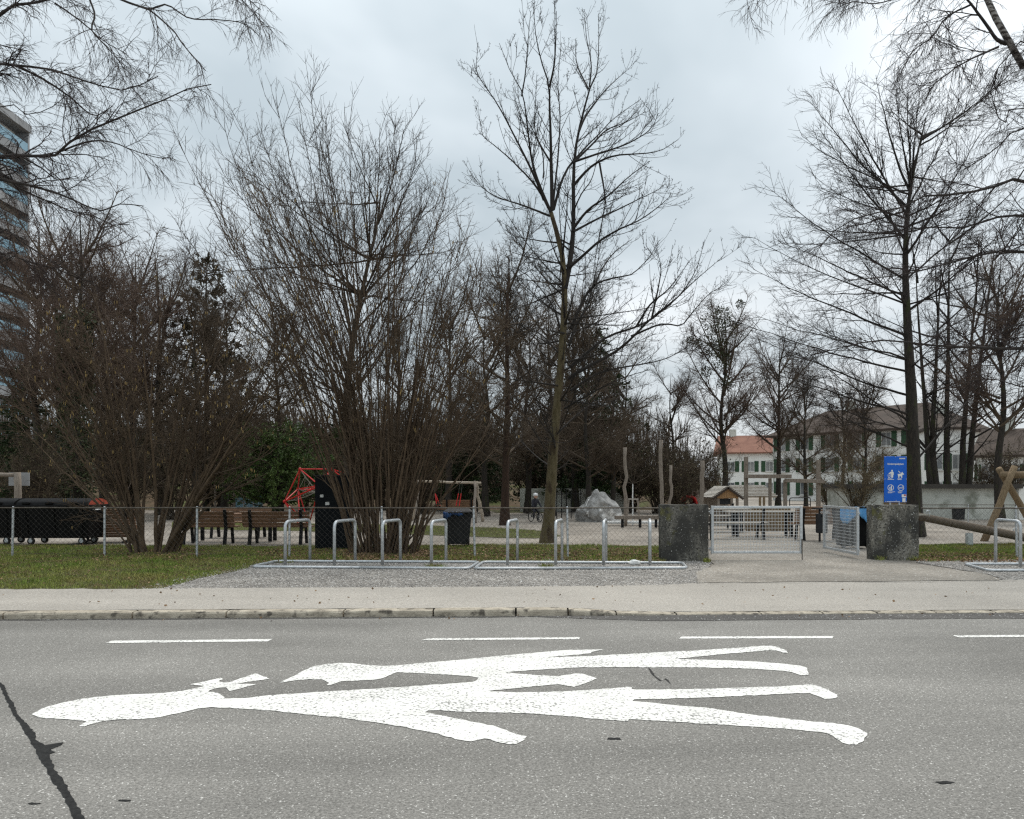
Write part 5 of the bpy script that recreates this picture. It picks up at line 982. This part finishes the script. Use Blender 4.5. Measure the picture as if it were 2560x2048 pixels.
def dumpster(label, x0, x1, Y, lidm):
    a = gp(x0, Y); b = gp(x1, Y); wd = b[0] - a[0]; t = thing('dumpster', label, 'dumpster', ((a[0] + b[0]) / 2, Y + .45, .09), group='black waste containers'); hw = wd / 2
    body = MB(); pr_ = [(-.36, .17), (.36, .17), (.47, 1.0), (-.47, 1.0)]
    body.add([(-hw * .93, -.36, .17), (hw * .93, -.36, .17), (hw * .93, .36, .17), (-hw * .93, .36, .17), (-hw, -.47, .98), (hw, -.47, .98), (hw, .47, .98), (-hw, .47, .98)], [(0, 1, 5, 4), (1, 2, 6, 5), (2, 3, 7, 6), (3, 0, 4, 7), (3, 2, 1, 0)]); body.box((0, 0, 1.0), (wd + .06, 1.0, .06)); body.build('body', M['black_plastic'], t, bevel=.02)
    for s in (-.5, .0, .5): MB().bar((s * wd * .8, -.475, .93), (s * wd * .76, -.385, .25), .05, .03).build('rib', M['black_plastic'], t)
    lid = MB(); n = 10; vs = []
    for s in (-1, 1):
        for i in range(n + 1): th = math.pi * i / n; vs.append((s * (hw + .02), -.48 * math.cos(th), 1.03 + .16 * math.sin(th)))
    k = n + 1; lid.add(vs, [(i, i + 1, k + i + 1, k + i) for i in range(n)]); l_ = lid.build('lid', M['black_plastic'], t, True)
    for s in (-1, 1): MB().add([v for v in vs if (v[0] > 0) == (s > 0)], [tuple(range(k))]).build('lid_end', lidm if s > 0 else M['black_plastic'], l_)
    for s in (-.75, -.1, .6): MB().box((s * hw, -.45, 1.07), (.2, .12, .07)).build('hinge', M['black_plastic'], l_, bevel=.02)
    for s in (-1, 1):
        MB().tube(arc([(s * (hw + .0), -.25, .9), (s * (hw + .09), -.25, .9), (s * (hw + .09), .25, .9), (s * hw, .25, .9)], .04), .018, 6).build('side_handle', M['steel'], t)
        for y in (-.3, .3):
            c = (s * hw * .72, y, .095); wl = MB().lathe([(.02, -.03), (.088, -.03), (.098, 0), (.088, .03), (.02, .03)], c, 14, 'y').build('wheel', M['rubber'], t, True); MB().lathe([(.01, -.04), (.05, -.036), (.05, .036), (.01, .04)], c, 10, 'y').build('rim', M['steel'], wl); MB().bar((c[0], y, .1), (c[0], y, .2), .06, .08).build('fork', M['steel'], wl)
    return t
dumpster('black wheeled dumpster with orange red lid end behind the left fence', 44, 222, 20.4, M['orange_red']); dumpster('second black dumpster cut off by the left edge', -150, 34, 20.5, M['black_plastic'])
def wheelie(label, x, Y, wd, ht, m, bagm, rz=0, bag='left'):
    t = thing('wheelie_bin', label, 'bin', (*gp(x, Y), .09), rz, 'wheelie bins'); a, b = wd * .40, wd * .5
    MB().add([(-a, -.26, .05), (a, -.26, .05), (a, .2, .05), (-a, .2, .05), (-b, -.33, ht - .08), (b, -.33, ht - .08), (b, .33, ht - .08), (-b, .33, ht - .08)], [(0, 1, 5, 4), (1, 2, 6, 5), (2, 3, 7, 6), (3, 0, 4, 7), (3, 2, 1, 0)]).build('body', m, t, bevel=.02)
    MB().box((0, 0, ht - .06), (wd + .05, .72, .045)).build('rim', m, t, bevel=.012)
    if bag == 'left': MB().add([(-b - .03, -.37, ht - .03), (b + .03, -.37, ht - .03), (b + .03, .37, ht - .03), (-b - .03, .37, ht - .03), (-b * .8, -.28, ht + .04), (b * .8, -.28, ht + .04), (b * .8, .28, ht + .04), (-b * .8, .28, ht + .04)], [(0, 1, 5, 4), (1, 2, 6, 5), (2, 3, 7, 6), (3, 0, 4, 7), (4, 5, 6, 7)]).build('lid', m, t, bevel=.012)
    for s in (-1, 1):
        wl = MB().lathe([(.02, -.025), (.09, -.025), (.1, 0), (.09, .025), (.02, .025)], (s * (a - .01), -.27, .1), 16, 'x').build('wheel', M['rubber'], t, True)
    MB().tube([(-b * .8, -.4, ht - .05), (b * .8, -.4, ht - .05)], .016, 6).build('handle', m, t)
    # bag hanging over the rim, with folds
    n = 34; x0, x1 = (-b - .05, b * .35) if bag == 'left' else (-b - .04, b + .04); vs = []; k = 6
    for i in range(n + 1):
        u = i / n; x = x0 + (x1 - x0) * u; drop_ = (.16 + .05 * math.sin(u * 9) + random.uniform(-.015, .015)) * (1.9 if bag != 'left' else 1 - .55 * u)
        for j in range(k):
            v = j / (k - 1); z = ht - .035 - drop_ * v; fold = .012 * math.sin(u * 46 + v * 2) + .008 * math.sin(u * 21); vs.append((x, -.375 - .02 * math.sin(v * 3) + fold - .01, z + .006 * math.sin(u * 30)))
    o_ = MB().add(vs, [(i * k + j, i * k + j + 1, (i + 1) * k + j + 1, (i + 1) * k + j) for i in range(n) for j in range(k - 1)]).build('bin_bag', bagm, t, True); sm = o_.modifiers.new('thickness', 'SOLIDIFY'); sm.thickness = .004
    return t
wheelie('dark wheelie bin with dark blue bag right of the big hazel', 1146, 20.3, .66, .90, M['dark_grey'], M['dark_blue_bag'], R(4))
wheelie('black bin with light blue bag behind the open gate leaf', 2128, 19.6, .74, 1.04, M['black_plastic'], M['blue_bag'], R(-3), 'full')
lbn = thing('litter_bin', 'dark grey hanging litter bin on a post beside the bench', 'bin', (*gp(2052, 21.6), .09)); MB().box((0, -.05, .50), (.25, .2, .52)).build('body', M['dark_grey'], lbn, bevel=.015); MB().box((-.02, -.05, .90), (.4, .24, .035)).build('roof', M['dark_grey'], lbn); MB().tube([(0, .08, 0), (0, .08, .9)], .03, 8).build('post', M['dark_grey'], lbn); MB().box((0, -.152, .70), (.1, .006, .04)).build('slot', M['black_plastic'], lbn)
sb = thing('litter_bin', 'small grey bin at the foot of the trunk clump', 'bin', (*gp(2396, 35.5), .09)); MB().box((0, 0, .25), (.36, .36, .46), taper=1.12).build('body', M['dark_grey'], sb, bevel=.02); MB().box((0, 0, .52), (.44, .44, .07)).build('lid', M['dark_grey'], sb, bevel=.02)

# black notice board
c = G(829, 1375); nb_ = thing('notice_board', 'tall black notice board left of the big hazel', 'board', (c.x, 19.1, .09), R(-2)); MB().box((0, 0, .86), (.88, .10, 1.76)).build('panel', M['board'], nb_, bevel=.008); MB().box((0, 0, 1.757), (.92, .14, .03)).build('cap', M['dark_grey'], nb_)
for x, z, s in ((-.275, 1.27, .065), (-.14, 1.09, .075)): MB().box((x, -.054, z), (s * 1.25, .003, s)).build('sticker', M['white'], nb_)

# ------------------------------------------------------------------ red climbing frame
Yc = 30.0; cf = thing('climbing_frame', 'red tube climbing frame with rope net behind the black board', 'climbing frame', (*gp(790, 31), .09)); o = tuple(cf.location)
N_ = {'a': A(750, 1173, Yc), 'b': A(711, 1254, Yc), 'c': A(745, 1223, Yc + 1.2), 'd': A(828, 1173, Yc), 'e': A(868, 1185, Yc + 1.5), 'f': A(880, 1211, Yc), 'g': A(776, 1225, Yc + 2), 'h': Vector((*gp(750, Yc - .3), .1)), 'i': Vector((*gp(772, Yc + 1), .1)), 'j': Vector((*gp(850, Yc), .1)), 'k': A(800, 1215, Yc - .9), 'l': Vector((*gp(875, Yc + 1.6), .1))}
for a, b in ('ab', 'ac', 'bc', 'ad', 'ak', 'ck', 'bk', 'de', 'df', 'kd', 'kf', 'bh', 'ch', 'ki', 'kj', 'fj', 'el', 'ef', 'ge', 'gc', 'gd', 'ci', 'fl', 'bi'): MB(o).tube([N_[a], N_[b]], .026, 6).build('tube', M['red'], cf)
for k, p in N_.items():
    if p.z > .2: MB(o).lathe([(.02, -.06), (.055, -.03), (.06, 0), (.055, .03), (.02, .06)], p, 10).build('ball_joint', M['red'], cf, True)
rp = MB(o); cc = A(795, 1228, Yc + .3)
for k in 'abcdefgk':
    for t_ in (.35, .65): rp.tube([N_[k], N_[k].lerp(cc, t_) + Vector((0, 0, -.08)), cc], .008, 4, False)
for t_ in (.3, .55): ring_ = [N_[k].lerp(cc, t_) for k in 'abkfdec']; rp.tube(ring_ + [ring_[0]], .008, 4, False)
rp.build('rope_net', M['slat_grey'], cf)['kind'] = 'stuff'

# ------------------------------------------------------------------ wooden swing with red seat ropes
Yw = 34.0; swg = thing('swing', 'wooden swing with pale peeled logs and red ropes behind the wheelie bin', 'swing', (*gp(1120, Yw), .09)); o = tuple(swg.location)
def wlog(p, q, r0, r1, m, nm, par, n=7, wob=.02):
    p = Vector(p); q = Vector(q); pts = [p.lerp(q, i / (n - 1)) + (Vector((random.gauss(0, wob), random.gauss(0, wob), random.gauss(0, wob * .4))) if 0 < i < n - 1 else Vector()) for i in range(n)]
    return MB(o).tube(pts, [r0 + (r1 - r0) * i / (n - 1) for i in range(n)], 9).build(nm, m, par, True)
wlog(A(1042, 1203, Yw), A(1203, 1208, Yw), .05, .055, M['pale_log'], 'beam', swg)
wlog((*gp(1207, Yw), .09), A(1190, 1204, Yw), .07, .06, M['pale_log'], 'leg', swg); wlog((*gp(1188, Yw - 1.1), .09), A(1187, 1204, Yw), .06, .06, M['log'], 'leg', swg); wlog((*gp(1040, Yw - 1), .09), A(1048, 1202, Yw), .06, .06, M['log'], 'leg', swg); wlog((*gp(1030, Yw + .9), .09), A(1048, 1202, Yw), .06, .06, M['pale_log'], 'leg', swg)
for x0, x1 in ((1156, 1148), (1150, 1140), (1085, 1092), (1080, 1100)): MB(o).tube([A(x0, 1207, Yw), A(x0 * .6 + x1 * .4, 1235, Yw - .2)], .008, 4).build('chain', M['wire'], swg); MB(o).tube([A(x0 * .6 + x1 * .4, 1234, Yw - .2), A(x1, 1265, Yw - .4)], .022, 5).build('rope_sleeve', M['red'], swg)
MB(o).box(A(1120, 1272, Yw - .4), (1.05, .35, .06)).build('seat', M['slat'], swg)
bench('brown bench behind the wooden swing', gp(1148, 38), 0, 1.6)

# ------------------------------------------------------------------ boulder
b = Vector((*gp(1493, 34.2), .09)); bmx = bmesh.new(); bmesh.ops.create_icosphere(bmx, subdivisions=4, radius=1)
cuts = [(Vector((random.gauss(0, 1), random.gauss(0, 1), random.gauss(.2, .9))).normalized(), random.uniform(.7, .95)) for i in range(13)]
for v in bmx.verts:
    for n_, d in cuts:
        e_ = v.co.dot(n_) - d
        if e_ > 0: v.co -= n_ * e_ * .92
    v.co *= 1 + .11 * noise.fractal(v.co * 2.3, .9, 2.1, 4) + .07 * noise.cell(v.co * 2.6)
    s = 1.0 - .28 * max(0, v.co.z) * (1 if v.co.x > .2 else .4); v.co = Vector((v.co.x * .98 * s + .05, v.co.y * .8, max(-.1, (v.co.z + .35) * 1.02)))
    if v.co.x < -.45: v.co.z *= .72
me = bpy.data.meshes.new('boulder'); bmx.to_mesh(me); bmx.free(); o_ = link('boulder', me, M['boulder']); o_.location = b; tag(o_, 'large pale grey climbing boulder with white streaks', 'boulder')

# ------------------------------------------------------------------ upright poles
pg = 'weathered wooden poles of the playground'
def pole(x, ytop, Y, wpx, lab, lean=0):
    p = Vector((*gp(x, Y), .05)); q = A(x + lean, ytop, Y); n = 9; pts = [p.lerp(q, i / (n - 1)) + Vector((random.gauss(0, .025) if 0 < i < n - 1 else 0, 0, 0)) - p for i in range(n)]; r = PX(wpx / 2, Y)
    o_ = MB().tube(pts, [r * random.uniform(.9, 1.08) for i in range(n)], 10).build('wooden_pole', M['log'], None, True); o_.location = p; tag(o_, lab, 'pole', pg)
pole(1564, 1119, 30.2, 9, 'weathered pole just right of the boulder', -1); pole(1656, 1100, 28, 10, 'tallest weathered pole rising behind the dark gate pillar', -3); pole(1677, 1163, 32, 8, 'thin short pole right of the tallest pole'); pole(1751, 1152, 29, 11, 'leaning pole in front of the red slide', 5)
# young staked tree
ys = Vector((*gp(1582, 31), .09)); lY = []
for (ex, ey) in ((1560, 1165), (1575, 1150), (1590, 1160), (1600, 1185), (1640, 1175), (1550, 1195), (1570, 1180)): lY.append((bez(A(1582, 1210, 31), A(ex, ey, 31 + random.uniform(-.4, .4)), .3), .014, .006))
yt, _ = tree_thing('young_tree', 'young staked tree with white painted trunk right of the boulder', None, ys, [([ys, A(1582, 1260, 31), A(1582, 1205, 31)], .032, .02)], lY, [dict(n=40, t0=.2, t1=1, ang=40, angsd=12, ln=(.2, .6), K=4, wob=.12, trop=(0, 0, .5), rr=.6, rmin=.006, rmax=.008), dict(n=90, t0=.2, t1=1, ang=40, angsd=12, ln=(.1, .3), K=3, wob=.12, trop=(0, 0, .5), rr=.6, rmin=.005, rmax=.006)], M['white'], M['bark'], M['twig'])
st = thing('tree_stake', 'wooden stake frame around the young tree', 'stake', tuple(ys)); 
for s in (-1, 1): MB().bar((s * .27, -.1, 0), (s * .17, -.1, .98), .06, .06).build('stake', M['log'], st)
MB().bar((-.2, -.1, 1.0), (.2, -.1, 1.0), .08, .05).build('crossbar', M['slat_grey'], st)
# low timber beams with supports right of the boulder
o = (0, 0, 0); lbm = thing('timber_beam', 'long low timber balance beam right of the boulder', 'balance beam', (*gp(1600, 29), .09)); o = tuple(lbm.location)
MB(o).box(A(1597, 1294, 29), (1.75, .16, .12)).build('beam', M['log'], lbm)
for x in (1556, 1600, 1640): MB(o).bar((*gp(x, 29), .09), A(x, 1296, 29), .09, .09).build('support', M['black_steel'], lbm)
q = thing('sand_edge', 'pale stone edging in front of the balance beam', 'edging', (*gp(1580, 30.5), .09)); o = tuple(q.location); MB(o).box(A(1590, 1306, 30.5), (2.3, .35, .1)).build('kerb', M['white'], q, bevel=.02)

# ------------------------------------------------------------------ play tower with red slide mouth
Yp = 40; pt = thing('play_tower', 'low wooden play frame with red tunnel slide', 'play tower', (*gp(1728, Yp), .09)); o = tuple(pt.location)
for x, y in ((1730, 1222), (1742, 1222), (1764, 1222), (1745, 1226)): MB(o).tube([(*gp(x, Yp + .5), .09), A(x, y, Yp + .5)], .06, 7).build('post', M['log'], pt)
MB(o).tube([A(1727, 1229, Yp + .5), A(1768, 1229, Yp + .5)], .035, 7).build('rail', M['log'], pt); MB(o).box(A(1740, 1262, Yp + .4), (1.2, .8, .1)).build('deck', M['log'], pt)
vs = []; n = 14
for r_ in (.34, .26):
    for yy in (0, .9):
        for i in range(n + 1): th = math.pi * i / n; vs.append(A(1727, 1259, Yp) + Vector((-math.cos(th) * r_, yy, math.sin(th) * r_ * 1.25 - .02)))
k = n + 1; MB(o).add(vs, [(i, i + 1, k + i + 1, k + i) for i in range(n)] + [(2 * k + i, 3 * k + i, 3 * k + i + 1, 2 * k + i + 1) for i in range(n)] + [(i, 2 * k + i, 2 * k + i + 1, i + 1) for i in range(n)]).build('slide_tunnel', M['red'], pt, True)

# ------------------------------------------------------------------ playhouse
Yh = 31; ph = thing('playhouse', 'small wooden playhouse with pale striped roof behind the gate', 'playhouse', (*gp(1820, Yh + .6), .09)); o = tuple(ph.location)
def hx(x): return gp(x, Yh)[0]
zt = A(0, 1217, Yh).z; ze = A(0, 1246, Yh).z; rl, rr_ = 1779, 1858; xm = hx(1819)
for x in (1797, 1830, 1844): MB(o).box((hx(x), Yh + .06, (.09 + ze) / 2), (.09, .09, ze - .09)).build('post', M['log'], ph)
for x in (1797, 1844): MB(o).box((hx(x), Yh + 1.7, (.09 + ze) / 2), (.09, .09, ze - .09)).build('post', M['log'], ph)
nb2 = 9; xa, xb = hx(1793), hx(1846)
for i in range(nb2):
    x0 = xa + (xb - xa) * i / nb2 + .004; x1 = xa + (xb - xa) * (i + 1) / nb2 - .004
    f_ = lambda x: zt - .05 - abs(x - xm) * (zt - ze) / (xm - hx(rl)); MB(o).add([(x0, Yh, ze + .01 - .02 * math.sin(i)), (x1, Yh, ze + .01 - .02 * math.sin(i)), (x1, Yh, f_(x1)), (x0, Yh, f_(x0)), (x0, Yh + .03, ze), (x1, Yh + .03, ze), (x1, Yh + .03, f_(x1)), (x0, Yh + .03, f_(x0))], [(0, 1, 2, 3), (7, 6, 5, 4), (0, 4, 5, 1), (1, 5, 6, 2), (2, 6, 7, 3), (3, 7, 4, 0)]).build('gable_plank', M['plank'], ph)
for s, xe in ((-1, hx(rl)), (1, hx(rr_))):
    MB(o).bar((xm, Yh - .08, zt - .02), (xe, Yh - .08, ze - .02), .12, .03, (0, 1, 0)).build('barge_board', M['tile_brown'], ph)
    for i in range(9):
        u0, u1 = i / 9, (i + 1) / 9 - .012; a0 = Vector((xm + (xe - xm) * u0, 0, zt + (ze - zt) * u0)); a1 = Vector((xm + (xe - xm) * u1, 0, zt + (ze - zt) * u1 + .025)); th = Vector((0, 0, .025))
        MB(o).add([a0 + Vector((0, Yh - .1, 0)), a1 + Vector((0, Yh - .1, 0)), a1 + Vector((0, Yh + 2.0, 0)), a0 + Vector((0, Yh + 2.0, 0))] + [p + th for p in (a0 + Vector((0, Yh - .1, 0)), a1 + Vector((0, Yh - .1, 0)), a1 + Vector((0, Yh + 2.0, 0)), a0 + Vector((0, Yh + 2.0, 0)))], [(0, 1, 2, 3), (4, 5, 6, 7), (0, 1, 5, 4), (1, 2, 6, 5), (2, 3, 7, 6), (3, 0, 4, 7)]).build('roof_board', M['roof_board'], ph)
MB(o).box((xm, Yh + 1.75, .6), (1.0, .04, 1.0)).build('back_wall', M['log'], ph); MB(o).box((xm - .1, Yh + .1, ze - .12), (.5, .03, .22)).build('hatch', M['dark_grey'], ph)
ph2 = thing('shed_roof', 'slatted pale lean-to roof right of the playhouse', 'shelter', (*gp(1890, 33), .09)); o = tuple(ph2.location)
for i in range(8):
    u = i / 7; MB(o).box(A(1866 + u * 22, 1216 + u * 25, 34 - u * .9), (1.5 + .3 * u, .17, .03), Matrix.Rotation(-.5, 3, 'X')).build('roof_board', M['roof_board'], ph2)
for x in (1866, 1900, 1910): MB(o).bar((*gp(x, 33), .09), A(x, 1242, 33), .08, .08).build('post', M['log_brown'], ph2)
# log frames
Yf = 28; lf = thing('log_climber', 'open climbing frame of grey squared logs behind the gate', 'climbing frame', (*gp(1960, Yf), .09)); o = tuple(lf.location)
for x, y, wp in ((1865, 1142, 9), (1925, 1196, 7), (1963, 1200, 8), (2046, 1150, 9)): MB(o).bar((*gp(x, Yf), .05), A(x, y, Yf), PX(wp, Yf), PX(wp, Yf)).build('post', M['log'], lf, bevel=.01)
MB(o).bar(A(1861, 1191, Yf - .13), A(1978, 1191, Yf - .13), .13, .13).build('beam', M['log'], lf, bevel=.01); MB(o).bar(A(1962, 1201, Yf - .13), A(2060, 1204, Yf - .13), .13, .13).build('beam', M['log'], lf, bevel=.01)
# plank screen behind the tables
ps = thing('plank_screen', 'row of short brown upright planks behind the picnic table', 'plank wall', (*gp(1920, 27), .09)); o = tuple(ps.location)
for i in range(20): MB(o).box(A(1868 + i * 5.6, 1290, 27) + Vector((0, 0, random.uniform(-.02, .02) - .12)), (.068, .04, .78)).build('plank', M['log_brown'], ps)
# black handrail
hr = thing('handrail', 'black tube railing in front of the white house', 'railing', (*gp(1990, 36), .09)); o = tuple(hr.location); MB(o).tube(arc([(*gp(1974, 36), .09), A(1974, 1245, 36), A(2026, 1244, 36), (*gp(2026, 36), .09)], .1), .02, 6).build('rail', M['black_steel'], hr); MB(o).tube([A(1974, 1262, 36), A(2026, 1262, 36)], .016, 6).build('rail', M['black_steel'], hr)
# black bar rack left of the boulder
br = thing('bar_fence', 'black vertical bar rack left of the boulder', 'railing', (*gp(1425, 37), .09)); o = tuple(br.location)
for i in range(6): MB(o).tube([(*gp(1392 + i * 12, 37), .09), A(1392 + i * 12, 1226, 37)], .022, 6).build('bar', M['black_steel'], br)
for y in (1235, 1280): MB(o).tube([A(1390, y, 37), A(1455, y, 37)], .018, 6).build('rail', M['black_steel'], br)

# ------------------------------------------------------------------ log swing and seesaw at right
Yg = 22.0; ls = thing('log_swing', 'brown log swing frame with crossed legs at the right edge', 'swing', (*gp(2500, Yg), .09)); o = tuple(ls.location)
wlog((*gp(2459, Yg), .05), A(2537, 1166, Yg), .095, .085, M['log_brown'], 'leg', ls, 5, .01); wlog(Vector((*gp(2600, Yg + 1.2), .05)), A(2497, 1172, Yg + .25), .095, .085, M['log_brown'], 'leg', ls, 5, .01)
wlog(A(2502, 1188, Yg + .12), A(2860, 1184, Yg + .12), .095, .1, M['log_brown'], 'beam', ls, 5, .005); wlog((*gp(2780, Yg), .05), A(2850, 1166, Yg), .11, .1, M['log_brown'], 'leg', ls, 5, .01); wlog((*gp(2890, Yg + 1), .05), A(2815, 1170, Yg + .25), .11, .1, M['log_brown'], 'leg', ls, 5, .01)
Yz = 20.3; sz = thing('seesaw', 'dark log seesaw with steel handles right of the gate', 'seesaw', (*gp(2425, Yz), .09)); o = tuple(sz.location)
wlog(A(2280, 1288, Yz + .4), A(2590, 1350, Yz - .2), .10, .11, M['log_dark'], 'log', sz, 6, .006); MB(o).tube([(*gp(2423, Yz), .05), A(2423, 1333, Yz)], .09, 10).build('pivot_post', M['steel'], sz)
for x, y in ((2321, 1291), (2538, 1336)): MB(o).tube(arc([A(x - 3, y, Yz), A(x - 5, y - 15, Yz), A(x + 4, y - 14, Yz), A(x + 2, y, Yz)], .06), .014, 6).build('handle', M['steel'], sz)
for x, y in ((2306, 1287), (2560, 1335)): MB(o).box(A(x, y, Yz), (.3, .24, .03)).build('seat', M['slat_grey'], sz)
# left edge play frame post and screen
pf = thing('play_gallows', 'wooden post and beam with hanging panel above the dumpster', 'play frame', (*gp(45, 24), .09)); o = tuple(pf.location); wlog((*gp(45, 24), .05), A(43, 1181, 24), .1, .1, M['log'], 'post', pf, 5, .01); wlog(A(-60, 1184, 24), A(40, 1188, 24), .06, .06, M['log'], 'beam', pf, 4, .01); MB(o).box(A(48, 1198, 24.3), (.62, .04, .4)).build('panel', M['concrete'], pf)
# grey glass shelter behind the benches, street lamp
gs = thing('glass_shelter', 'pale glass panels of a shelter left of the climbing frame', 'shelter', (*gp(625, 40), .09)); o = tuple(gs.location)
for x in (598, 622, 646): MB(o).box(A(x, 1255, 40), (.44, .03, .62)).build('pane', M['blue_glass'], gs); MB(o).bar((*gp(x + 11, 40), .09), A(x + 11, 1241, 40), .04, .04).build('post', M['steel'], gs)
pp = thing('goal_frame', 'slender pale post and crossbar behind the smaller hazel', 'goal', (*gp(560, 38), .09)); o = tuple(pp.location); MB(o).tube([(*gp(586, 38), .09), A(586, 1206, 38)], .06, 8).build('post', M['log'], pp); MB(o).tube([A(536, 1208, 38), A(588, 1208, 38)], .035, 8).build('crossbar', M['log'], pp); MB(o).tube([(*gp(538, 38), .09), A(538, 1208, 38)], .05, 8).build('post', M['log'], pp)

# ------------------------------------------------------------------ child on a bicycle
Yq = 33.6; cb = Vector((*gp(1338, Yq), .09)); bk_ = thing('bicycle', 'dark child bicycle left of the maple trunk', 'bicycle', tuple(cb), R(-55))
def wheel(x):
    wl = MB().tube([(x + math.cos(a) * .19, 0, .2 + math.sin(a) * .19) for a in np.linspace(0, 6.2832, 25)], .018, 6, False).build('wheel', M['rubber'], bk_, True); sp = MB()
    for a in np.linspace(0, 6.2832, 11)[:-1]: sp.tube([(x, 0, .2), (x + math.cos(a) * .18, 0, .2 + math.sin(a) * .18)], .0025, 4, False)
    sp.build('spokes', M['steel'], wl)
wheel(-.3); wheel(.3)
MB().tube([(-.3, 0, .2), (-.1, 0, .47), (.2, 0, .45), (-.04, 0, .22), (-.1, 0, .47)], .015, 6).tube([(-.3, 0, .2), (-.04, 0, .22)], .012, 6).tube([(.3, 0, .2), (.18, 0, .58)], .014, 6).build('frame', M['black_steel'], bk_)
MB().tube([(.14, -.22, .62), (.2, -.08, .6), (.2, .08, .6), (.14, .22, .62)], .012, 6).build('handlebar', M['black_steel'], bk_); MB().box((-.12, 0, .5), (.2, .1, .05)).build('saddle', M['rubber'], bk_, bevel=.02)
person = thing('person', 'child in dark jacket and white helmet sitting on the bicycle', 'person', tuple(cb), R(-55))
J = {'pel': (-.1, 0, .56), 'spi': (-.06, 0, .72), 'che': (-.02, 0, .86), 'nec': (.0, 0, .96), 'hd1': (.02, 0, 1.04), 'hd2': (.02, 0, 1.12)}
for s, n_ in ((1, 'l'), (-1, 'r')):
    J.update({'sh' + n_: (-.01, .13 * s, .90), 'el' + n_: (.06, .19 * s, .74), 'wr' + n_: (.15, .2 * s, .645), 'ha' + n_: (.18, .19 * s, .63), 'hi' + n_: (-.08, .07 * s, .53), 'kn' + n_: (.12, .1 * s, .40 if s > 0 else .45), 'an' + n_: (.02, .13 * s, .12 if s > 0 else .22), 'to' + n_: (.13, .13 * s, .07 if s > 0 else .19)})
Ed = [('pel', 'spi'), ('spi', 'che'), ('che', 'nec'), ('nec', 'hd1'), ('hd1', 'hd2')] + [(a + n_, b + n_) for n_ in 'lr' for a, b in (('sh', 'el'), ('el', 'wr'), ('wr', 'ha'), ('hi', 'kn'), ('kn', 'an'), ('an', 'to'))] + [('che', 'sh' + n_) for n_ in 'lr'] + [('pel', 'hi' + n_) for n_ in 'lr']
RAD = dict(pel=.1, spi=.105, che=.11, nec=.045, hd1=.075, hd2=.07, sh=.055, el=.042, wr=.03, ha=.028, hi=.075, kn=.055, an=.038, to=.035)
ks = list(J); me = bpy.data.meshes.new('body'); me.from_pydata([J[k] for k in ks], [(ks.index(a), ks.index(b)) for a, b in Ed], []); ob = link('body', me, M['jacket'], person); sk = ob.modifiers.new('skin', 'SKIN'); ob.modifiers.new('sub', 'SUBSURF').levels = 1; ob.modifiers['sub'].render_levels = 2
for i, k in enumerate(ks):
    r_ = RAD.get(k) or RAD[k[:2]]; me.skin_vertices[0].data[i].radius = (r_, r_)
me.skin_vertices[0].data[0].use_root = True
fc = MB(); blob(fc, (.035, 0, 1.075), .085, .075, .1, 14, 10, 0); blob(fc, (.125, 0, 1.07), .018, .014, .02, 8, 6, 0); blob(fc, (.04, .078, 1.07), .018, .012, .028, 8, 6, 0); blob(fc, (.04, -.078, 1.07), .018, .012, .028, 8, 6, 0); fc.build('face', M['skin'], ob, True)
for s in (-1, 1): e_ = MB(); blob(e_, (.112, .03 * s, 1.09), .008, .011, .008, 8, 6, 0); e_.build('eye', M['black_steel'], ob, True)
hm = MB(); blob(hm, (.015, 0, 1.135), .115, .1, .085, 16, 8, 0); hm.build('helmet', M['helmet'], ob, True)
